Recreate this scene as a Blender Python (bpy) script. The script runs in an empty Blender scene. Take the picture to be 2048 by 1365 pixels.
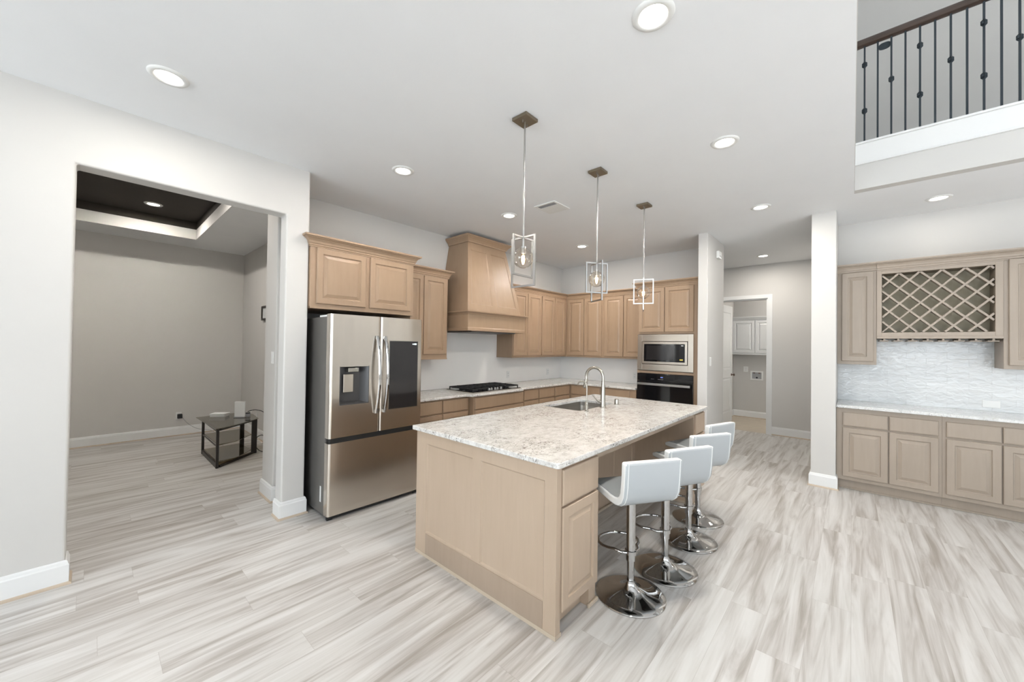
import bpy, math, random
from mathutils import Vector, Matrix
random.seed(7)
PI = math.pi
SC = bpy.context.scene
COL = SC.collection

# ------------------------------------------------------------ camera
cam_d = bpy.data.cameras.new('camera')
cam_d.sensor_width = 36.0
cam_d.lens = 756.546 / 2048 * 36.0
cam_d.clip_start = 0.02
cam = bpy.data.objects.new('camera', cam_d)
COL.objects.link(cam)
yaw, pitch, roll = math.radians(41.950), math.radians(0.698), math.radians(0.8116)
F = Vector((math.cos(pitch) * math.cos(yaw), math.cos(pitch) * math.sin(yaw), math.sin(pitch)))
R0 = Vector((math.sin(yaw), -math.cos(yaw), 0))
U0 = R0.cross(F)
R = R0 * math.cos(roll) + U0 * math.sin(roll)
U = -R0 * math.sin(roll) + U0 * math.cos(roll)
m = Matrix((R, U, -F)).transposed().to_4x4()
m.translation = Vector((0, 0, 1.5076))
cam.matrix_world = m
SC.camera = cam

# ------------------------------------------------------------ view, world
SC.view_settings.view_transform = 'Standard'
SC.view_settings.look = 'None'
SC.view_settings.gamma = 1.0
SC.view_settings.use_curve_mapping = False
SC.view_settings.exposure = 0.19
SC.cycles.use_denoising = True
SC.cycles.max_bounces = 6
SC.cycles.diffuse_bounces = 4
SC.cycles.glossy_bounces = 4
SC.cycles.use_adaptive_sampling = True
SC.cycles.adaptive_threshold = 0.06
SC.cycles.sample_clamp_indirect = 6.0
SC.cycles.caustics_reflective = False
SC.cycles.caustics_refractive = False

world = bpy.data.worlds.new('world')
SC.world = world
world.use_nodes = True
bg = world.node_tree.nodes['Background']
bg.inputs[0].default_value = (0.80, 0.90, 1.0, 1)
bg.inputs[1].default_value = 1.6


def area(name, loc, direction, sx, sy, power, color, shape='RECTANGLE', spread=PI):
    d = bpy.data.lights.new(name, 'AREA')
    d.shape = shape
    d.size = sx
    if shape in ('RECTANGLE', 'ELLIPSE'):
        d.size_y = sy
    d.energy = power
    d.color = color
    d.spread = spread
    o = bpy.data.objects.new(name, d)
    COL.objects.link(o)
    o.location = loc
    o.rotation_euler = Vector(direction).to_track_quat('-Z', 'Y').to_euler()
    return o


# daylight through the great-room windows (behind and beside the camera)
DAY = (0.84, 0.93, 1.0)
WIN_X = [(-6.2, -4.7), (-4.3, -2.8), (-2.4, -0.9)]
WIN_ADDED = [(0.35, 1.65), (1.95, 3.25)]   # unseen openings added to brighten island end and ceiling, same wall, under the low ceiling
#         # openings in the wall at X=-5.2 (Y ranges)
WIN_Y = [(-4.2, -2.6), (-2.0, -0.4), (0.2, 1.8), (2.4, 4.0)]  # openings in the wall at Y=-7 (X ranges)
for a, b in WIN_X:
    area('daylight', (-5.40, (a + b) / 2, 2.35), (1, 0, 0), 1.45, 3.5, 72, DAY)
for a, b in WIN_ADDED:
    area('daylight', (-5.40, (a + b) / 2, 1.65), (1, 0, 0), 1.25, 2.0, 70, DAY)  # made-up side light for the island end and low ceiling
for a, b in WIN_Y:
    area('daylight', ((a + b) / 2, -7.09, 2.6), (0, 1, 0), 1.55, 4.0, 13, DAY)
# sun falling through the front windows onto the great-room floor
sun_d = bpy.data.lights.new('sun', 'SUN')
sun_d.energy = 44.0
sun_d.angle = math.radians(1.0)
sun_d.color = (0.94, 0.97, 1.0)
sun = bpy.data.objects.new('sun', sun_d)
COL.objects.link(sun)
sun.rotation_euler = Vector((-0.15, 0.70, -0.69)).to_track_quat('-Z', 'Y').to_euler()


# ------------------------------------------------------------ materials
def newmat(name):
    mt = bpy.data.materials.new(name)
    mt.use_nodes = True
    nt = mt.node_tree
    return mt, nt, nt.nodes['Principled BSDF']


def lk(nt, a, b):
    nt.links.new(a, b)


def plain(name, col, rough=0.5, metal=0.0, spec=0.5, bump=0.0, bscale=200, var=0.03, vscale=3.0, coat=0.0, emit=None, estr=0):
    """simple material with slight procedural colour variation and optional bump"""
    mt, nt, p = newmat(name)
    tc = nt.nodes.new('ShaderNodeTexCoord')
    n = nt.nodes.new('ShaderNodeTexNoise')
    n.inputs['Scale'].default_value = vscale
    n.inputs['Detail'].default_value = 3
    lk(nt, tc.outputs['Object'], n.inputs['Vector'])
    r = nt.nodes.new('ShaderNodeValToRGB')
    r.color_ramp.elements[0].position = 0.3
    r.color_ramp.elements[1].position = 0.7
    r.color_ramp.elements[0].color = tuple(c * (1 - var) for c in col) + (1,)
    r.color_ramp.elements[1].color = tuple(min(1, c * (1 + var)) for c in col) + (1,)
    lk(nt, n.outputs['Fac'], r.inputs['Fac'])
    lk(nt, r.outputs['Color'], p.inputs['Base Color'])
    p.inputs['Roughness'].default_value = rough
    p.inputs['Metallic'].default_value = metal
    p.inputs['Specular IOR Level'].default_value = spec
    if coat:
        p.inputs['Coat Weight'].default_value = coat
        p.inputs['Coat Roughness'].default_value = 0.08
    if bump:
        n2 = nt.nodes.new('ShaderNodeTexNoise')
        n2.inputs['Scale'].default_value = bscale
        n2.inputs['Detail'].default_value = 2
        lk(nt, tc.outputs['Object'], n2.inputs['Vector'])
        b = nt.nodes.new('ShaderNodeBump')
        b.inputs['Strength'].default_value = bump
        b.inputs['Distance'].default_value = 0.002
        lk(nt, n2.outputs['Fac'], b.inputs['Height'])
        lk(nt, b.outputs['Normal'], p.inputs['Normal'])
    if emit:
        p.inputs['Emission Color'].default_value = emit + (1,)
        p.inputs['Emission Strength'].default_value = estr
    return mt


def wood(name, c0, c1, rough=0.42, stretch=(9, 9, 0.9)):
    mt, nt, p = newmat(name)
    tc = nt.nodes.new('ShaderNodeTexCoord')
    mp = nt.nodes.new('ShaderNodeMapping')
    mp.inputs['Scale'].default_value = stretch
    lk(nt, tc.outputs['Object'], mp.inputs['Vector'])
    n = nt.nodes.new('ShaderNodeTexNoise')
    n.inputs['Scale'].default_value = 3.0
    n.inputs['Detail'].default_value = 5
    n.inputs['Roughness'].default_value = 0.6
    n.inputs['Distortion'].default_value = 0.6
    lk(nt, mp.outputs['Vector'], n.inputs['Vector'])
    n2 = nt.nodes.new('ShaderNodeTexNoise')
    n2.inputs['Scale'].default_value = 2.2
    n2.inputs['Detail'].default_value = 2
    lk(nt, tc.outputs['Object'], n2.inputs['Vector'])
    mx = nt.nodes.new('ShaderNodeMath')
    mx.operation = 'ADD'
    mul = nt.nodes.new('ShaderNodeMath')
    mul.operation = 'MULTIPLY'
    mul.inputs[1].default_value = 0.55
    lk(nt, n2.outputs['Fac'], mul.inputs[0])
    m2 = nt.nodes.new('ShaderNodeMath')
    m2.operation = 'MULTIPLY'
    m2.inputs[1].default_value = 0.45
    lk(nt, n.outputs['Fac'], m2.inputs[0])
    lk(nt, mul.outputs[0], mx.inputs[0])
    lk(nt, m2.outputs[0], mx.inputs[1])
    r = nt.nodes.new('ShaderNodeValToRGB')
    r.color_ramp.elements[0].position = 0.33
    r.color_ramp.elements[1].position = 0.66
    r.color_ramp.elements[0].color = c0 + (1,)
    r.color_ramp.elements[1].color = c1 + (1,)
    lk(nt, mx.outputs[0], r.inputs['Fac'])
    lk(nt, r.outputs['Color'], p.inputs['Base Color'])
    p.inputs['Roughness'].default_value = rough
    b = nt.nodes.new('ShaderNodeBump')
    b.inputs['Strength'].default_value = 0.06
    b.inputs['Distance'].default_value = 0.001
    lk(nt, n.outputs['Fac'], b.inputs['Height'])
    lk(nt, b.outputs['Normal'], p.inputs['Normal'])
    return mt


def math_node(nt, op, a=None, b=None, c=None):
    n = nt.nodes.new('ShaderNodeMath')
    n.operation = op
    for i, v in enumerate((a, b, c)):
        if v is None:
            continue
        if isinstance(v, (int, float)):
            n.inputs[i].default_value = v
        else:
            lk(nt, v, n.inputs[i])
    return n.outputs[0]


def floor_material():
    mt, nt, p = newmat('vinyl_planks')
    g = nt.nodes.new('ShaderNodeNewGeometry')
    s = nt.nodes.new('ShaderNodeSeparateXYZ')
    lk(nt, g.outputs['Position'], s.inputs[0])
    x, y = s.outputs[0], s.outputs[1]
    PW, PL = 0.178, 1.22
    row = math_node(nt, 'FLOOR', math_node(nt, 'DIVIDE', y, PW))
    wn = nt.nodes.new('ShaderNodeTexWhiteNoise')
    wn.noise_dimensions = '1D'
    lk(nt, row, wn.inputs['W'])
    xs = math_node(nt, 'ADD', math_node(nt, 'DIVIDE', x, PL), wn.outputs['Value'])
    col = math_node(nt, 'FLOOR', xs)
    cmb = nt.nodes.new('ShaderNodeCombineXYZ')
    lk(nt, row, cmb.inputs[0])
    lk(nt, col, cmb.inputs[1])
    wid = nt.nodes.new('ShaderNodeTexWhiteNoise')
    wid.noise_dimensions = '2D'
    lk(nt, cmb.outputs[0], wid.inputs['Vector'])
    pid = wid.outputs['Value']
    # grain coordinates
    gc = nt.nodes.new('ShaderNodeCombineXYZ')
    lk(nt, math_node(nt, 'ADD', math_node(nt, 'MULTIPLY', x, 0.65), math_node(nt, 'MULTIPLY', pid, 37.0)), gc.inputs[0])
    lk(nt, math_node(nt, 'MULTIPLY', y, 8.0), gc.inputs[1])
    lk(nt, math_node(nt, 'MULTIPLY', pid, 91.0), gc.inputs[2])
    n1 = nt.nodes.new('ShaderNodeTexNoise')
    n1.inputs['Scale'].default_value = 1.7
    n1.inputs['Detail'].default_value = 4
    n1.inputs['Roughness'].default_value = 0.55
    n1.inputs['Distortion'].default_value = 0.9
    lk(nt, gc.outputs[0], n1.inputs['Vector'])
    gc2 = nt.nodes.new('ShaderNodeCombineXYZ')
    lk(nt, math_node(nt, 'ADD', math_node(nt, 'MULTIPLY', x, 2.5), math_node(nt, 'MULTIPLY', pid, 13.0)), gc2.inputs[0])
    lk(nt, math_node(nt, 'MULTIPLY', y, 60.0), gc2.inputs[1])
    n2 = nt.nodes.new('ShaderNodeTexNoise')
    n2.inputs['Scale'].default_value = 1.4
    n2.inputs['Detail'].default_value = 3
    lk(nt, gc2.outputs[0], n2.inputs['Vector'])
    v = math_node(nt, 'ADD', math_node(nt, 'MULTIPLY', n1.outputs['Fac'], 0.87), math_node(nt, 'MULTIPLY', n2.outputs['Fac'], 0.13))
    v = math_node(nt, 'ADD', v, math_node(nt, 'MULTIPLY', math_node(nt, 'SUBTRACT', pid, 0.5), 0.08))
    r = nt.nodes.new('ShaderNodeValToRGB')
    e = r.color_ramp.elements
    e[0].position, e[0].color = 0.31, (0.33, 0.295, 0.26, 1)
    e[1].position, e[1].color = 0.66, (0.65, 0.635, 0.615, 1)
    for pos, c in ((0.39, (0.41, 0.38, 0.35, 1)), (0.46, (0.50, 0.475, 0.45, 1)), (0.54, (0.58, 0.56, 0.535, 1))):
        q = e.new(pos)
        q.color = c
    lk(nt, v, r.inputs['Fac'])
    # seams
    fy = math_node(nt, 'FRACT', math_node(nt, 'DIVIDE', y, PW))
    fx = math_node(nt, 'FRACT', xs)
    sy = math_node(nt, 'LESS_THAN', math_node(nt, 'MINIMUM', fy, math_node(nt, 'SUBTRACT', 1.0, fy)), 0.006)
    sx = math_node(nt, 'LESS_THAN', math_node(nt, 'MINIMUM', fx, math_node(nt, 'SUBTRACT', 1.0, fx)), 0.0010)
    seam = math_node(nt, 'MAXIMUM', sy, sx)
    mix = nt.nodes.new('ShaderNodeMix')
    mix.data_type = 'RGBA'
    lk(nt, math_node(nt, 'MULTIPLY', seam, 0.30), mix.inputs['Factor'])
    lk(nt, r.outputs['Color'], mix.inputs['A'])
    mix.inputs['B'].default_value = (0.25, 0.21, 0.18, 1)
    lk(nt, mix.outputs['Result'], p.inputs['Base Color'])
    p.inputs['Roughness'].default_value = 0.38
    b = nt.nodes.new('ShaderNodeBump')
    b.inputs['Strength'].default_value = 0.05
    b.inputs['Distance'].default_value = 0.001
    lk(nt, n2.outputs['Fac'], b.inputs['Height'])
    lk(nt, b.outputs['Normal'], p.inputs['Normal'])
    return mt


def granite_material(name, base, patch, brown, dark, rough=0.12, amount=1.0):
    mt, nt, p = newmat(name)
    g = nt.nodes.new('ShaderNodeNewGeometry')
    mp = nt.nodes.new('ShaderNodeMapping')
    mp.inputs['Rotation'].default_value = (0, 0, 0.35)
    mp.inputs['Scale'].default_value = (1, 1.5, 1.2)
    lk(nt, g.outputs['Position'], mp.inputs['Vector'])

    def noise(scale, detail, rough_, dist=0.0):
        n = nt.nodes.new('ShaderNodeTexNoise')
        n.inputs['Scale'].default_value = scale
        n.inputs['Detail'].default_value = detail
        n.inputs['Roughness'].default_value = rough_
        n.inputs['Distortion'].default_value = dist
        lk(nt, mp.outputs[0], n.inputs['Vector'])
        return n.outputs['Fac']

    def ramp(fac, lo, hi):
        r = nt.nodes.new('ShaderNodeMapRange')
        r.inputs['From Min'].default_value = lo
        r.inputs['From Max'].default_value = hi
        lk(nt, fac, r.inputs['Value'])
        return r.outputs['Result']

    def mixc(fac, a, b):
        mx = nt.nodes.new('ShaderNodeMix')
        mx.data_type = 'RGBA'
        lk(nt, fac, mx.inputs['Factor'])
        for k, c in (('A', a), ('B', b)):
            if isinstance(c, tuple):
                mx.inputs[k].default_value = c + (1,)
            else:
                lk(nt, c, mx.inputs[k])
        return mx.outputs['Result']
    c = mixc(ramp(noise(16, 5, 0.65), 0.40, 0.60), base, patch)
    big = ramp(noise(4.0, 2, 0.5), 0.42, 0.60)
    vein = math_node(nt, 'MULTIPLY', ramp(noise(24, 7, 0.78, 1.6), 0.535, 0.585), math_node(nt, 'MULTIPLY', math_node(nt, 'ADD', math_node(nt, 'MULTIPLY', big, 0.75), 0.25), 0.85 * amount))
    c = mixc(vein, c, brown)
    spk = math_node(nt, 'MULTIPLY', ramp(noise(70, 3, 0.6, 0.6), 0.61, 0.65), math_node(nt, 'MULTIPLY', math_node(nt, 'ADD', math_node(nt, 'MULTIPLY', big, 0.7), 0.3), 1.0 * amount))
    c = mixc(spk, c, dark)
    lk(nt, c, p.inputs['Base Color'])
    p.inputs['Roughness'].default_value = rough
    return mt


def steel_material(name, col, rough=0.22, axis=2):
    mt, nt, p = newmat(name)
    tc = nt.nodes.new('ShaderNodeTexCoord')
    mp = nt.nodes.new('ShaderNodeMapping')
    sc = [300, 300, 300]
    sc[axis] = 2
    mp.inputs['Scale'].default_value = sc
    lk(nt, tc.outputs['Object'], mp.inputs['Vector'])
    n = nt.nodes.new('ShaderNodeTexNoise')
    n.inputs['Scale'].default_value = 1
    n.inputs['Detail'].default_value = 2
    lk(nt, mp.outputs[0], n.inputs['Vector'])
    mr = nt.nodes.new('ShaderNodeMapRange')
    mr.inputs['To Min'].default_value = rough * 0.8
    mr.inputs['To Max'].default_value = rough * 1.2
    lk(nt, n.outputs['Fac'], mr.inputs['Value'])
    lk(nt, mr.outputs['Result'], p.inputs['Roughness'])
    # long soft waves of the sheet metal
    mp2 = nt.nodes.new('ShaderNodeMapping')
    mp2.inputs['Scale'].default_value = (5, 5, 1.2)
    lk(nt, tc.outputs['Object'], mp2.inputs['Vector'])
    n2 = nt.nodes.new('ShaderNodeTexNoise')
    n2.inputs['Scale'].default_value = 1
    n2.inputs['Detail'].default_value = 1
    lk(nt, mp2.outputs[0], n2.inputs['Vector'])
    b = nt.nodes.new('ShaderNodeBump')
    b.inputs['Strength'].default_value = 0.35
    b.inputs['Distance'].default_value = 0.02
    lk(nt, n2.outputs['Fac'], b.inputs['Height'])
    lk(nt, b.outputs['Normal'], p.inputs['Normal'])
    p.inputs['Base Color'].default_value = col + (1,)
    p.inputs['Metallic'].default_value = 1.0
    return mt


def tile_material():
    mt, nt, p = newmat('glossy_wavy_tile')
    g = nt.nodes.new('ShaderNodeNewGeometry')
    s = nt.nodes.new('ShaderNodeSeparateXYZ')
    lk(nt, g.outputs['Position'], s.inputs[0])
    cb = nt.nodes.new('ShaderNodeCombineXYZ')
    lk(nt, s.outputs[1], cb.inputs[0])
    lk(nt, s.outputs[2], cb.inputs[1])
    br = nt.nodes.new('ShaderNodeTexBrick')
    br.inputs['Color1'].default_value = (0.70, 0.71, 0.71, 1)
    br.inputs['Color2'].default_value = (0.66, 0.67, 0.67, 1)
    br.inputs['Mortar'].default_value = (0.60, 0.60, 0.60, 1)
    br.inputs['Scale'].default_value = 1
    br.inputs['Brick Width'].default_value = 0.30
    br.inputs['Row Height'].default_value = 0.065
    br.inputs['Mortar Size'].default_value = 0.0018
    lk(nt, cb.outputs[0], br.inputs['Vector'])
    lk(nt, br.outputs['Color'], p.inputs['Base Color'])
    p.inputs['Roughness'].default_value = 0.10
    mp = nt.nodes.new('ShaderNodeMapping')
    mp.inputs['Scale'].default_value = (1, 10, 19)
    lk(nt, g.outputs['Position'], mp.inputs['Vector'])
    n = nt.nodes.new('ShaderNodeTexNoise')
    n.inputs['Scale'].default_value = 1.3
    n.inputs['Detail'].default_value = 2
    n.inputs['Distortion'].default_value = 0.6
    lk(nt, mp.outputs[0], n.inputs['Vector'])
    b = nt.nodes.new('ShaderNodeBump')
    b.inputs['Strength'].default_value = 0.6
    b.inputs['Distance'].default_value = 0.009
    lk(nt, n.outputs['Fac'], b.inputs['Height'])
    b2 = nt.nodes.new('ShaderNodeBump')
    b2.inputs['Strength'].default_value = 0.4
    b2.inputs['Distance'].default_value = -0.002
    lk(nt, br.outputs['Fac'], b2.inputs['Height'])
    lk(nt, b.outputs['Normal'], b2.inputs['Normal'])
    lk(nt, b2.outputs['Normal'], p.inputs['Normal'])
    return mt


def glass_material(name, col=(1, 1, 1), rough=0.0, ior=1.45, dark=0.0):
    """thin glass: mostly transparent with fresnel reflections"""
    mt = bpy.data.materials.new(name)
    mt.use_nodes = True
    nt = mt.node_tree
    nt.nodes.clear()
    out = nt.nodes.new('ShaderNodeOutputMaterial')
    tr = nt.nodes.new('ShaderNodeBsdfTransparent')
    tr.inputs[0].default_value = tuple(c * (1 - dark) for c in col) + (1,)
    gl = nt.nodes.new('ShaderNodeBsdfGlossy')
    gl.inputs['Roughness'].default_value = rough
    fr = nt.nodes.new('ShaderNodeLayerWeight')
    fr.inputs['Blend'].default_value = 0.5
    pw = math_node(nt, 'ADD', math_node(nt, 'MULTIPLY', math_node(nt, 'POWER', fr.outputs['Facing'], 2.0), 0.85), 0.08)
    mx = nt.nodes.new('ShaderNodeMixShader')
    lk(nt, pw, mx.inputs[0])
    lk(nt, tr.outputs[0], mx.inputs[1])
    lk(nt, gl.outputs[0], mx.inputs[2])
    lk(nt, mx.outputs[0], out.inputs[0])
    return mt


def emission_material(name, col, strength):
    mt = bpy.data.materials.new(name)
    mt.use_nodes = True
    nt = mt.node_tree
    nt.nodes.clear()
    out = nt.nodes.new('ShaderNodeOutputMaterial')
    em = nt.nodes.new('ShaderNodeEmission')
    em.inputs[0].default_value = col + (1,)
    em.inputs[1].default_value = strength
    lk(nt, em.outputs[0], out.inputs[0])
    return mt


M = {}
M['wall'] = plain('wall_paint', (0.605, 0.59, 0.565), 0.75, bump=0.06, bscale=90, var=0.008)
M['ceil'] = plain('ceiling_paint', (0.87, 0.88, 0.89), 0.85, bump=0.08, bscale=120, var=0.008)
M['dark_ceil'] = plain('dark_ceiling_paint', (0.030, 0.024, 0.018), 0.8, var=0.05)
M['trim'] = plain('white_trim_paint', (0.78, 0.78, 0.77), 0.35, var=0.006)
M['white'] = plain('white_plastic', (0.82, 0.82, 0.80), 0.4, var=0.01)
M['wcab'] = plain('white_cabinet_paint', (0.80, 0.80, 0.79), 0.4, var=0.01)
M['floor'] = floor_material()
M['tile_floor'] = plain('beige_floor_tile', (0.52, 0.45, 0.36), 0.45, var=0.05, vscale=6)
M['wood'] = wood('stained_maple', (0.325, 0.222, 0.143), (0.370, 0.258, 0.170))
M['wood2'] = wood('greige_maple', (0.335, 0.275, 0.22), (0.375, 0.31, 0.25))  # greyer tone of the maple, used on the wine bar
M['wood_daylit'] = wood('daylit_maple', (0.440, 0.335, 0.245), (0.485, 0.375, 0.280))  # cabinet maple with the daylight on the island painted into its colour
M['wood3'] = wood('base_board_maple', (0.345, 0.262, 0.195), (0.385, 0.295, 0.222))
M['olive'] = wood('olive_tan_panel', (0.33, 0.29, 0.19), (0.39, 0.34, 0.235))
M['shoe'] = wood('shoe_moulding_wood', (0.50, 0.41, 0.31), (0.56, 0.46, 0.36))
M['dark_wood'] = wood('dark_walnut', (0.035, 0.022, 0.016), (0.085, 0.055, 0.042), 0.3, (3, 1.1, 14))
M['granite'] = granite_material('cream_granite', (0.74, 0.725, 0.695), (0.62, 0.595, 0.56), (0.22, 0.185, 0.16), (0.035, 0.032, 0.035))
M['granite2'] = granite_material('white_granite', (0.74, 0.74, 0.73), (0.66, 0.66, 0.65), (0.42, 0.38, 0.34), (0.10, 0.10, 0.10), amount=0.8)
M['tile'] = tile_material()
M['splash'] = plain('white_backsplash', (0.88, 0.865, 0.84), 0.35, var=0.01, bump=0.05, bscale=60)
M['steel'] = steel_material('brushed_steel', (0.68, 0.62, 0.55), 0.22)
M['steel_h'] = plain('brushed_steel_trim', (0.60, 0.54, 0.47), 0.26, metal=1.0, var=0.02)
M['steel_dark'] = plain('fridge_side_grey', (0.16, 0.15, 0.14), 0.4, metal=0.4, var=0.03)
M['chrome'] = plain('chrome', (0.58, 0.57, 0.56), 0.05, metal=1.0, var=0.005)
M['nickel'] = plain('brushed_nickel', (0.47, 0.44, 0.39), 0.25, metal=1.0, var=0.01)
M['silver'] = plain('silver_frame_metal', (0.42, 0.41, 0.395), 0.30, metal=1.0, var=0.01)
M['bronze'] = plain('champagne_metal', (0.22, 0.18, 0.13), 0.4, metal=0.8, var=0.03)
M['black_glass'] = plain('black_glass', (0.006, 0.006, 0.007), 0.06, var=0.02)
M['screen'] = plain('screen_glass', (0.022, 0.020, 0.020), 0.10, var=0.05)
M['black'] = plain('black_plastic', (0.012, 0.012, 0.012), 0.45, var=0.05)
M['iron'] = plain('cast_iron', (0.012, 0.012, 0.013), 0.5, var=0.1, bump=0.1)
M['gunmetal'] = plain('dark_iron_baluster', (0.030, 0.040, 0.048), 0.4, metal=0.4, var=0.05)
M['leather'] = plain('pale_grey_leather', (0.43, 0.45, 0.46), 0.38, var=0.02, bump=0.08, bscale=260)
M['piping'] = plain('white_leather_edge', (0.82, 0.82, 0.80), 0.42, var=0.01)
M['leather_top'] = plain('grey_leather_seat', (0.27, 0.285, 0.29), 0.35, var=0.03, bump=0.08, bscale=260)
M['recess'] = plain('dispenser_grey', (0.075, 0.072, 0.072), 0.35, metal=0.3, var=0.03)
M['sink'] = plain('sink_steel', (0.40, 0.37, 0.33), 0.35, metal=0.9, var=0.03)
M['glass'] = glass_material('clear_globe_glass', (0.95, 0.91, 0.85), ior=1.5)
M['bulb_glass'] = glass_material('bulb_glass', (1.0, 0.93, 0.80), ior=1.4)
M['smoke'] = glass_material('smoked_bronze_glass', (0.66, 0.60, 0.44), ior=1.5)
M['filament'] = emission_material('warm_filament', (1.0, 0.84, 0.62), 24)
M['lamp'] = emission_material('led_diffuser', (1.0, 0.95, 0.86), 14)
M['blue_led'] = emission_material('blue_display', (0.25, 0.35, 1.0), 1.2)
M['white_led'] = emission_material('white_display', (0.9, 1.0, 1.0), 1.2)
M['sticker'] = plain('yellow_sticker', (0.80, 0.62, 0.10), 0.5, var=0.02)
M['table_metal'] = plain('dark_bronze_metal', (0.028, 0.022, 0.018), 0.4, metal=0.3, var=0.05)
M['grey_plate'] = plain('grey_louvre', (0.36, 0.36, 0.37), 0.5, var=0.02)
M['mat_print'] = plain('pale_print', (0.62, 0.64, 0.64), 0.5, var=0.06, vscale=18)
M['brass'] = plain('valve_brass', (0.18, 0.13, 0.10), 0.4, metal=0.6, var=0.05)


# ------------------------------------------------------------ mesh helpers
class MB:
    def __init__(s):
        s.v, s.f = [], []

    def add(s, vs, fs):
        n = len(s.v)
        s.v += [tuple(p) for p in vs]
        s.f += [tuple(n + i for i in f) for f in fs]
        return s

    def box(s, x0, x1, y0, y1, z0, z1):
        x0, x1 = min(x0, x1), max(x0, x1)
        y0, y1 = min(y0, y1), max(y0, y1)
        z0, z1 = min(z0, z1), max(z0, z1)
        return s.add([(x0, y0, z0), (x1, y0, z0), (x1, y1, z0), (x0, y1, z0), (x0, y0, z1), (x1, y0, z1), (x1, y1, z1), (x0, y1, z1)],
                     [(3, 2, 1, 0), (4, 5, 6, 7), (0, 1, 5, 4), (1, 2, 6, 5), (2, 3, 7, 6), (3, 0, 4, 7)])

    def prism(s, poly, z0, z1):
        """poly CCW in XY, extruded in z"""
        n = len(poly)
        vs = [(x, y, z0) for x, y in poly] + [(x, y, z1) for x, y in poly]
        fs = [tuple(reversed(range(n))), tuple(range(n, 2 * n))]
        fs += [(i, (i + 1) % n, n + (i + 1) % n, n + i) for i in range(n)]
        return s.add(vs, fs)

    def prism_x(s, poly, x0, x1):
        """poly in (y,z) CCW seen from +x"""
        n = len(poly)
        vs = [(x0, y, z) for y, z in poly] + [(x1, y, z) for y, z in poly]
        fs = [tuple(reversed(range(n))), tuple(range(n, 2 * n))]
        fs += [(i, (i + 1) % n, n + (i + 1) % n, n + i) for i in range(n)]
        return s.add(vs, fs)

    def prism_y(s, poly, y0, y1):
        """poly in (x,z) CCW seen from -y"""
        n = len(poly)
        vs = [(x, y0, z) for x, z in poly] + [(x, y1, z) for x, z in poly]
        fs = [tuple(range(n)), tuple(reversed(range(n, 2 * n)))]
        fs += [(i, n + i, n + (i + 1) % n, (i + 1) % n) for i in range(n)]
        return s.add(vs, fs)

    def lathe(s, prof, n=32, c=(0, 0, 0), cap=True):
        """prof: list of (r,z) going up; outward normals"""
        vs, fs = [], []
        k = len(prof)
        for r, z in prof:
            for i in range(n):
                a = 2 * PI * i / n
                vs.append((c[0] + r * math.cos(a), c[1] + r * math.sin(a), c[2] + z))
        for j in range(k - 1):
            for i in range(n):
                i2 = (i + 1) % n
                fs.append((j * n + i, j * n + i2, (j + 1) * n + i2, (j + 1) * n + i))
        if cap:
            if prof[0][0] > 1e-6:
                fs.append(tuple(reversed(range(n))))
            if prof[-1][0] > 1e-6:
                fs.append(tuple((k - 1) * n + i for i in range(n)))
        return s.add(vs, fs)

    def tube(s, pts, r, n=12, closed=False, radii=None):
        pts = [Vector(p) for p in pts]
        k = len(pts)
        vs, fs = [], []
        up = None
        for j, p in enumerate(pts):
            if closed:
                t = pts[(j + 1) % k] - pts[j - 1]
            else:
                t = pts[min(j + 1, k - 1)] - pts[max(j - 1, 0)]
            t.normalize()
            if up is None:
                up = Vector((0, 0, 1)) if abs(t.z) < 0.9 else Vector((1, 0, 0))
            a = t.cross(up)
            if a.length < 1e-6:
                a = t.cross(Vector((0, 1, 0)))
            a.normalize()
            b = a.cross(t)
            up = b
            rr = radii[j] if radii else r
            for i in range(n):
                an = 2 * PI * i / n
                vs.append(p + a * rr * math.cos(an) + b * rr * math.sin(an))
        for j in range(k if closed else k - 1):
            for i in range(n):
                i2 = (i + 1) % n
                j2 = (j + 1) % k
                fs.append((j * n + i, j * n + i2, j2 * n + i2, j2 * n + i))
        if not closed:
            fs.append(tuple(reversed(range(n))))
            fs.append(tuple((k - 1) * n + i for i in range(n)))
        s.add(vs, fs)
        return s

    def rings(s, x0, x1, z0, z1, rings, yb):
        """front facing -y made of nested rectangles; rings = [(inset, y)], yb = back y"""
        vs, fs = [], []
        rr = [(0, yb)] + rings
        for ins, y in rr:
            a, b, c, d = x0 + ins, x1 - ins, z0 + ins, z1 - ins
            vs += [(a, y, c), (b, y, c), (b, y, d), (a, y, d)]
        for j in range(len(rr) - 1):
            for i in range(4):
                i2 = (i + 1) % 4
                fs.append((j * 4 + i, j * 4 + i2, j * 4 + 4 + i2, j * 4 + 4 + i))
        k = (len(rr) - 1) * 4
        fs.append((k, k + 1, k + 2, k + 3))
        fs.append((3, 2, 1, 0))
        return s.add(vs, fs)

    def sweep(s, path, prof, z, n0=None, n1=None):
        """profile (out, dz) swept along XY path; 'out' is to the right of travel. n0/n1 override the end mitre vectors"""
        path = [Vector((p[0], p[1])) for p in path]
        k = len(path)
        mit = []
        for j in range(k):
            d0 = (path[j] - path[j - 1]).normalized() if j > 0 else None
            d1 = (path[j + 1] - path[j]).normalized() if j < k - 1 else None
            if d0 is None:
                d0 = d1
            if d1 is None:
                d1 = d0
            a = Vector((d0.y, -d0.x))
            b = Vector((d1.y, -d1.x))
            mm = a + b
            mm = mm / (mm.dot(a))
            mit.append(mm)
        if n0 is not None:
            mit[0] = Vector(n0)
        if n1 is not None:
            mit[-1] = Vector(n1)
        q = len(prof)
        vs, fs = [], []
        for j in range(k):
            for o, dz in prof:
                pp = path[j] + mit[j] * o
                vs.append((pp.x, pp.y, z + dz))
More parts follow.
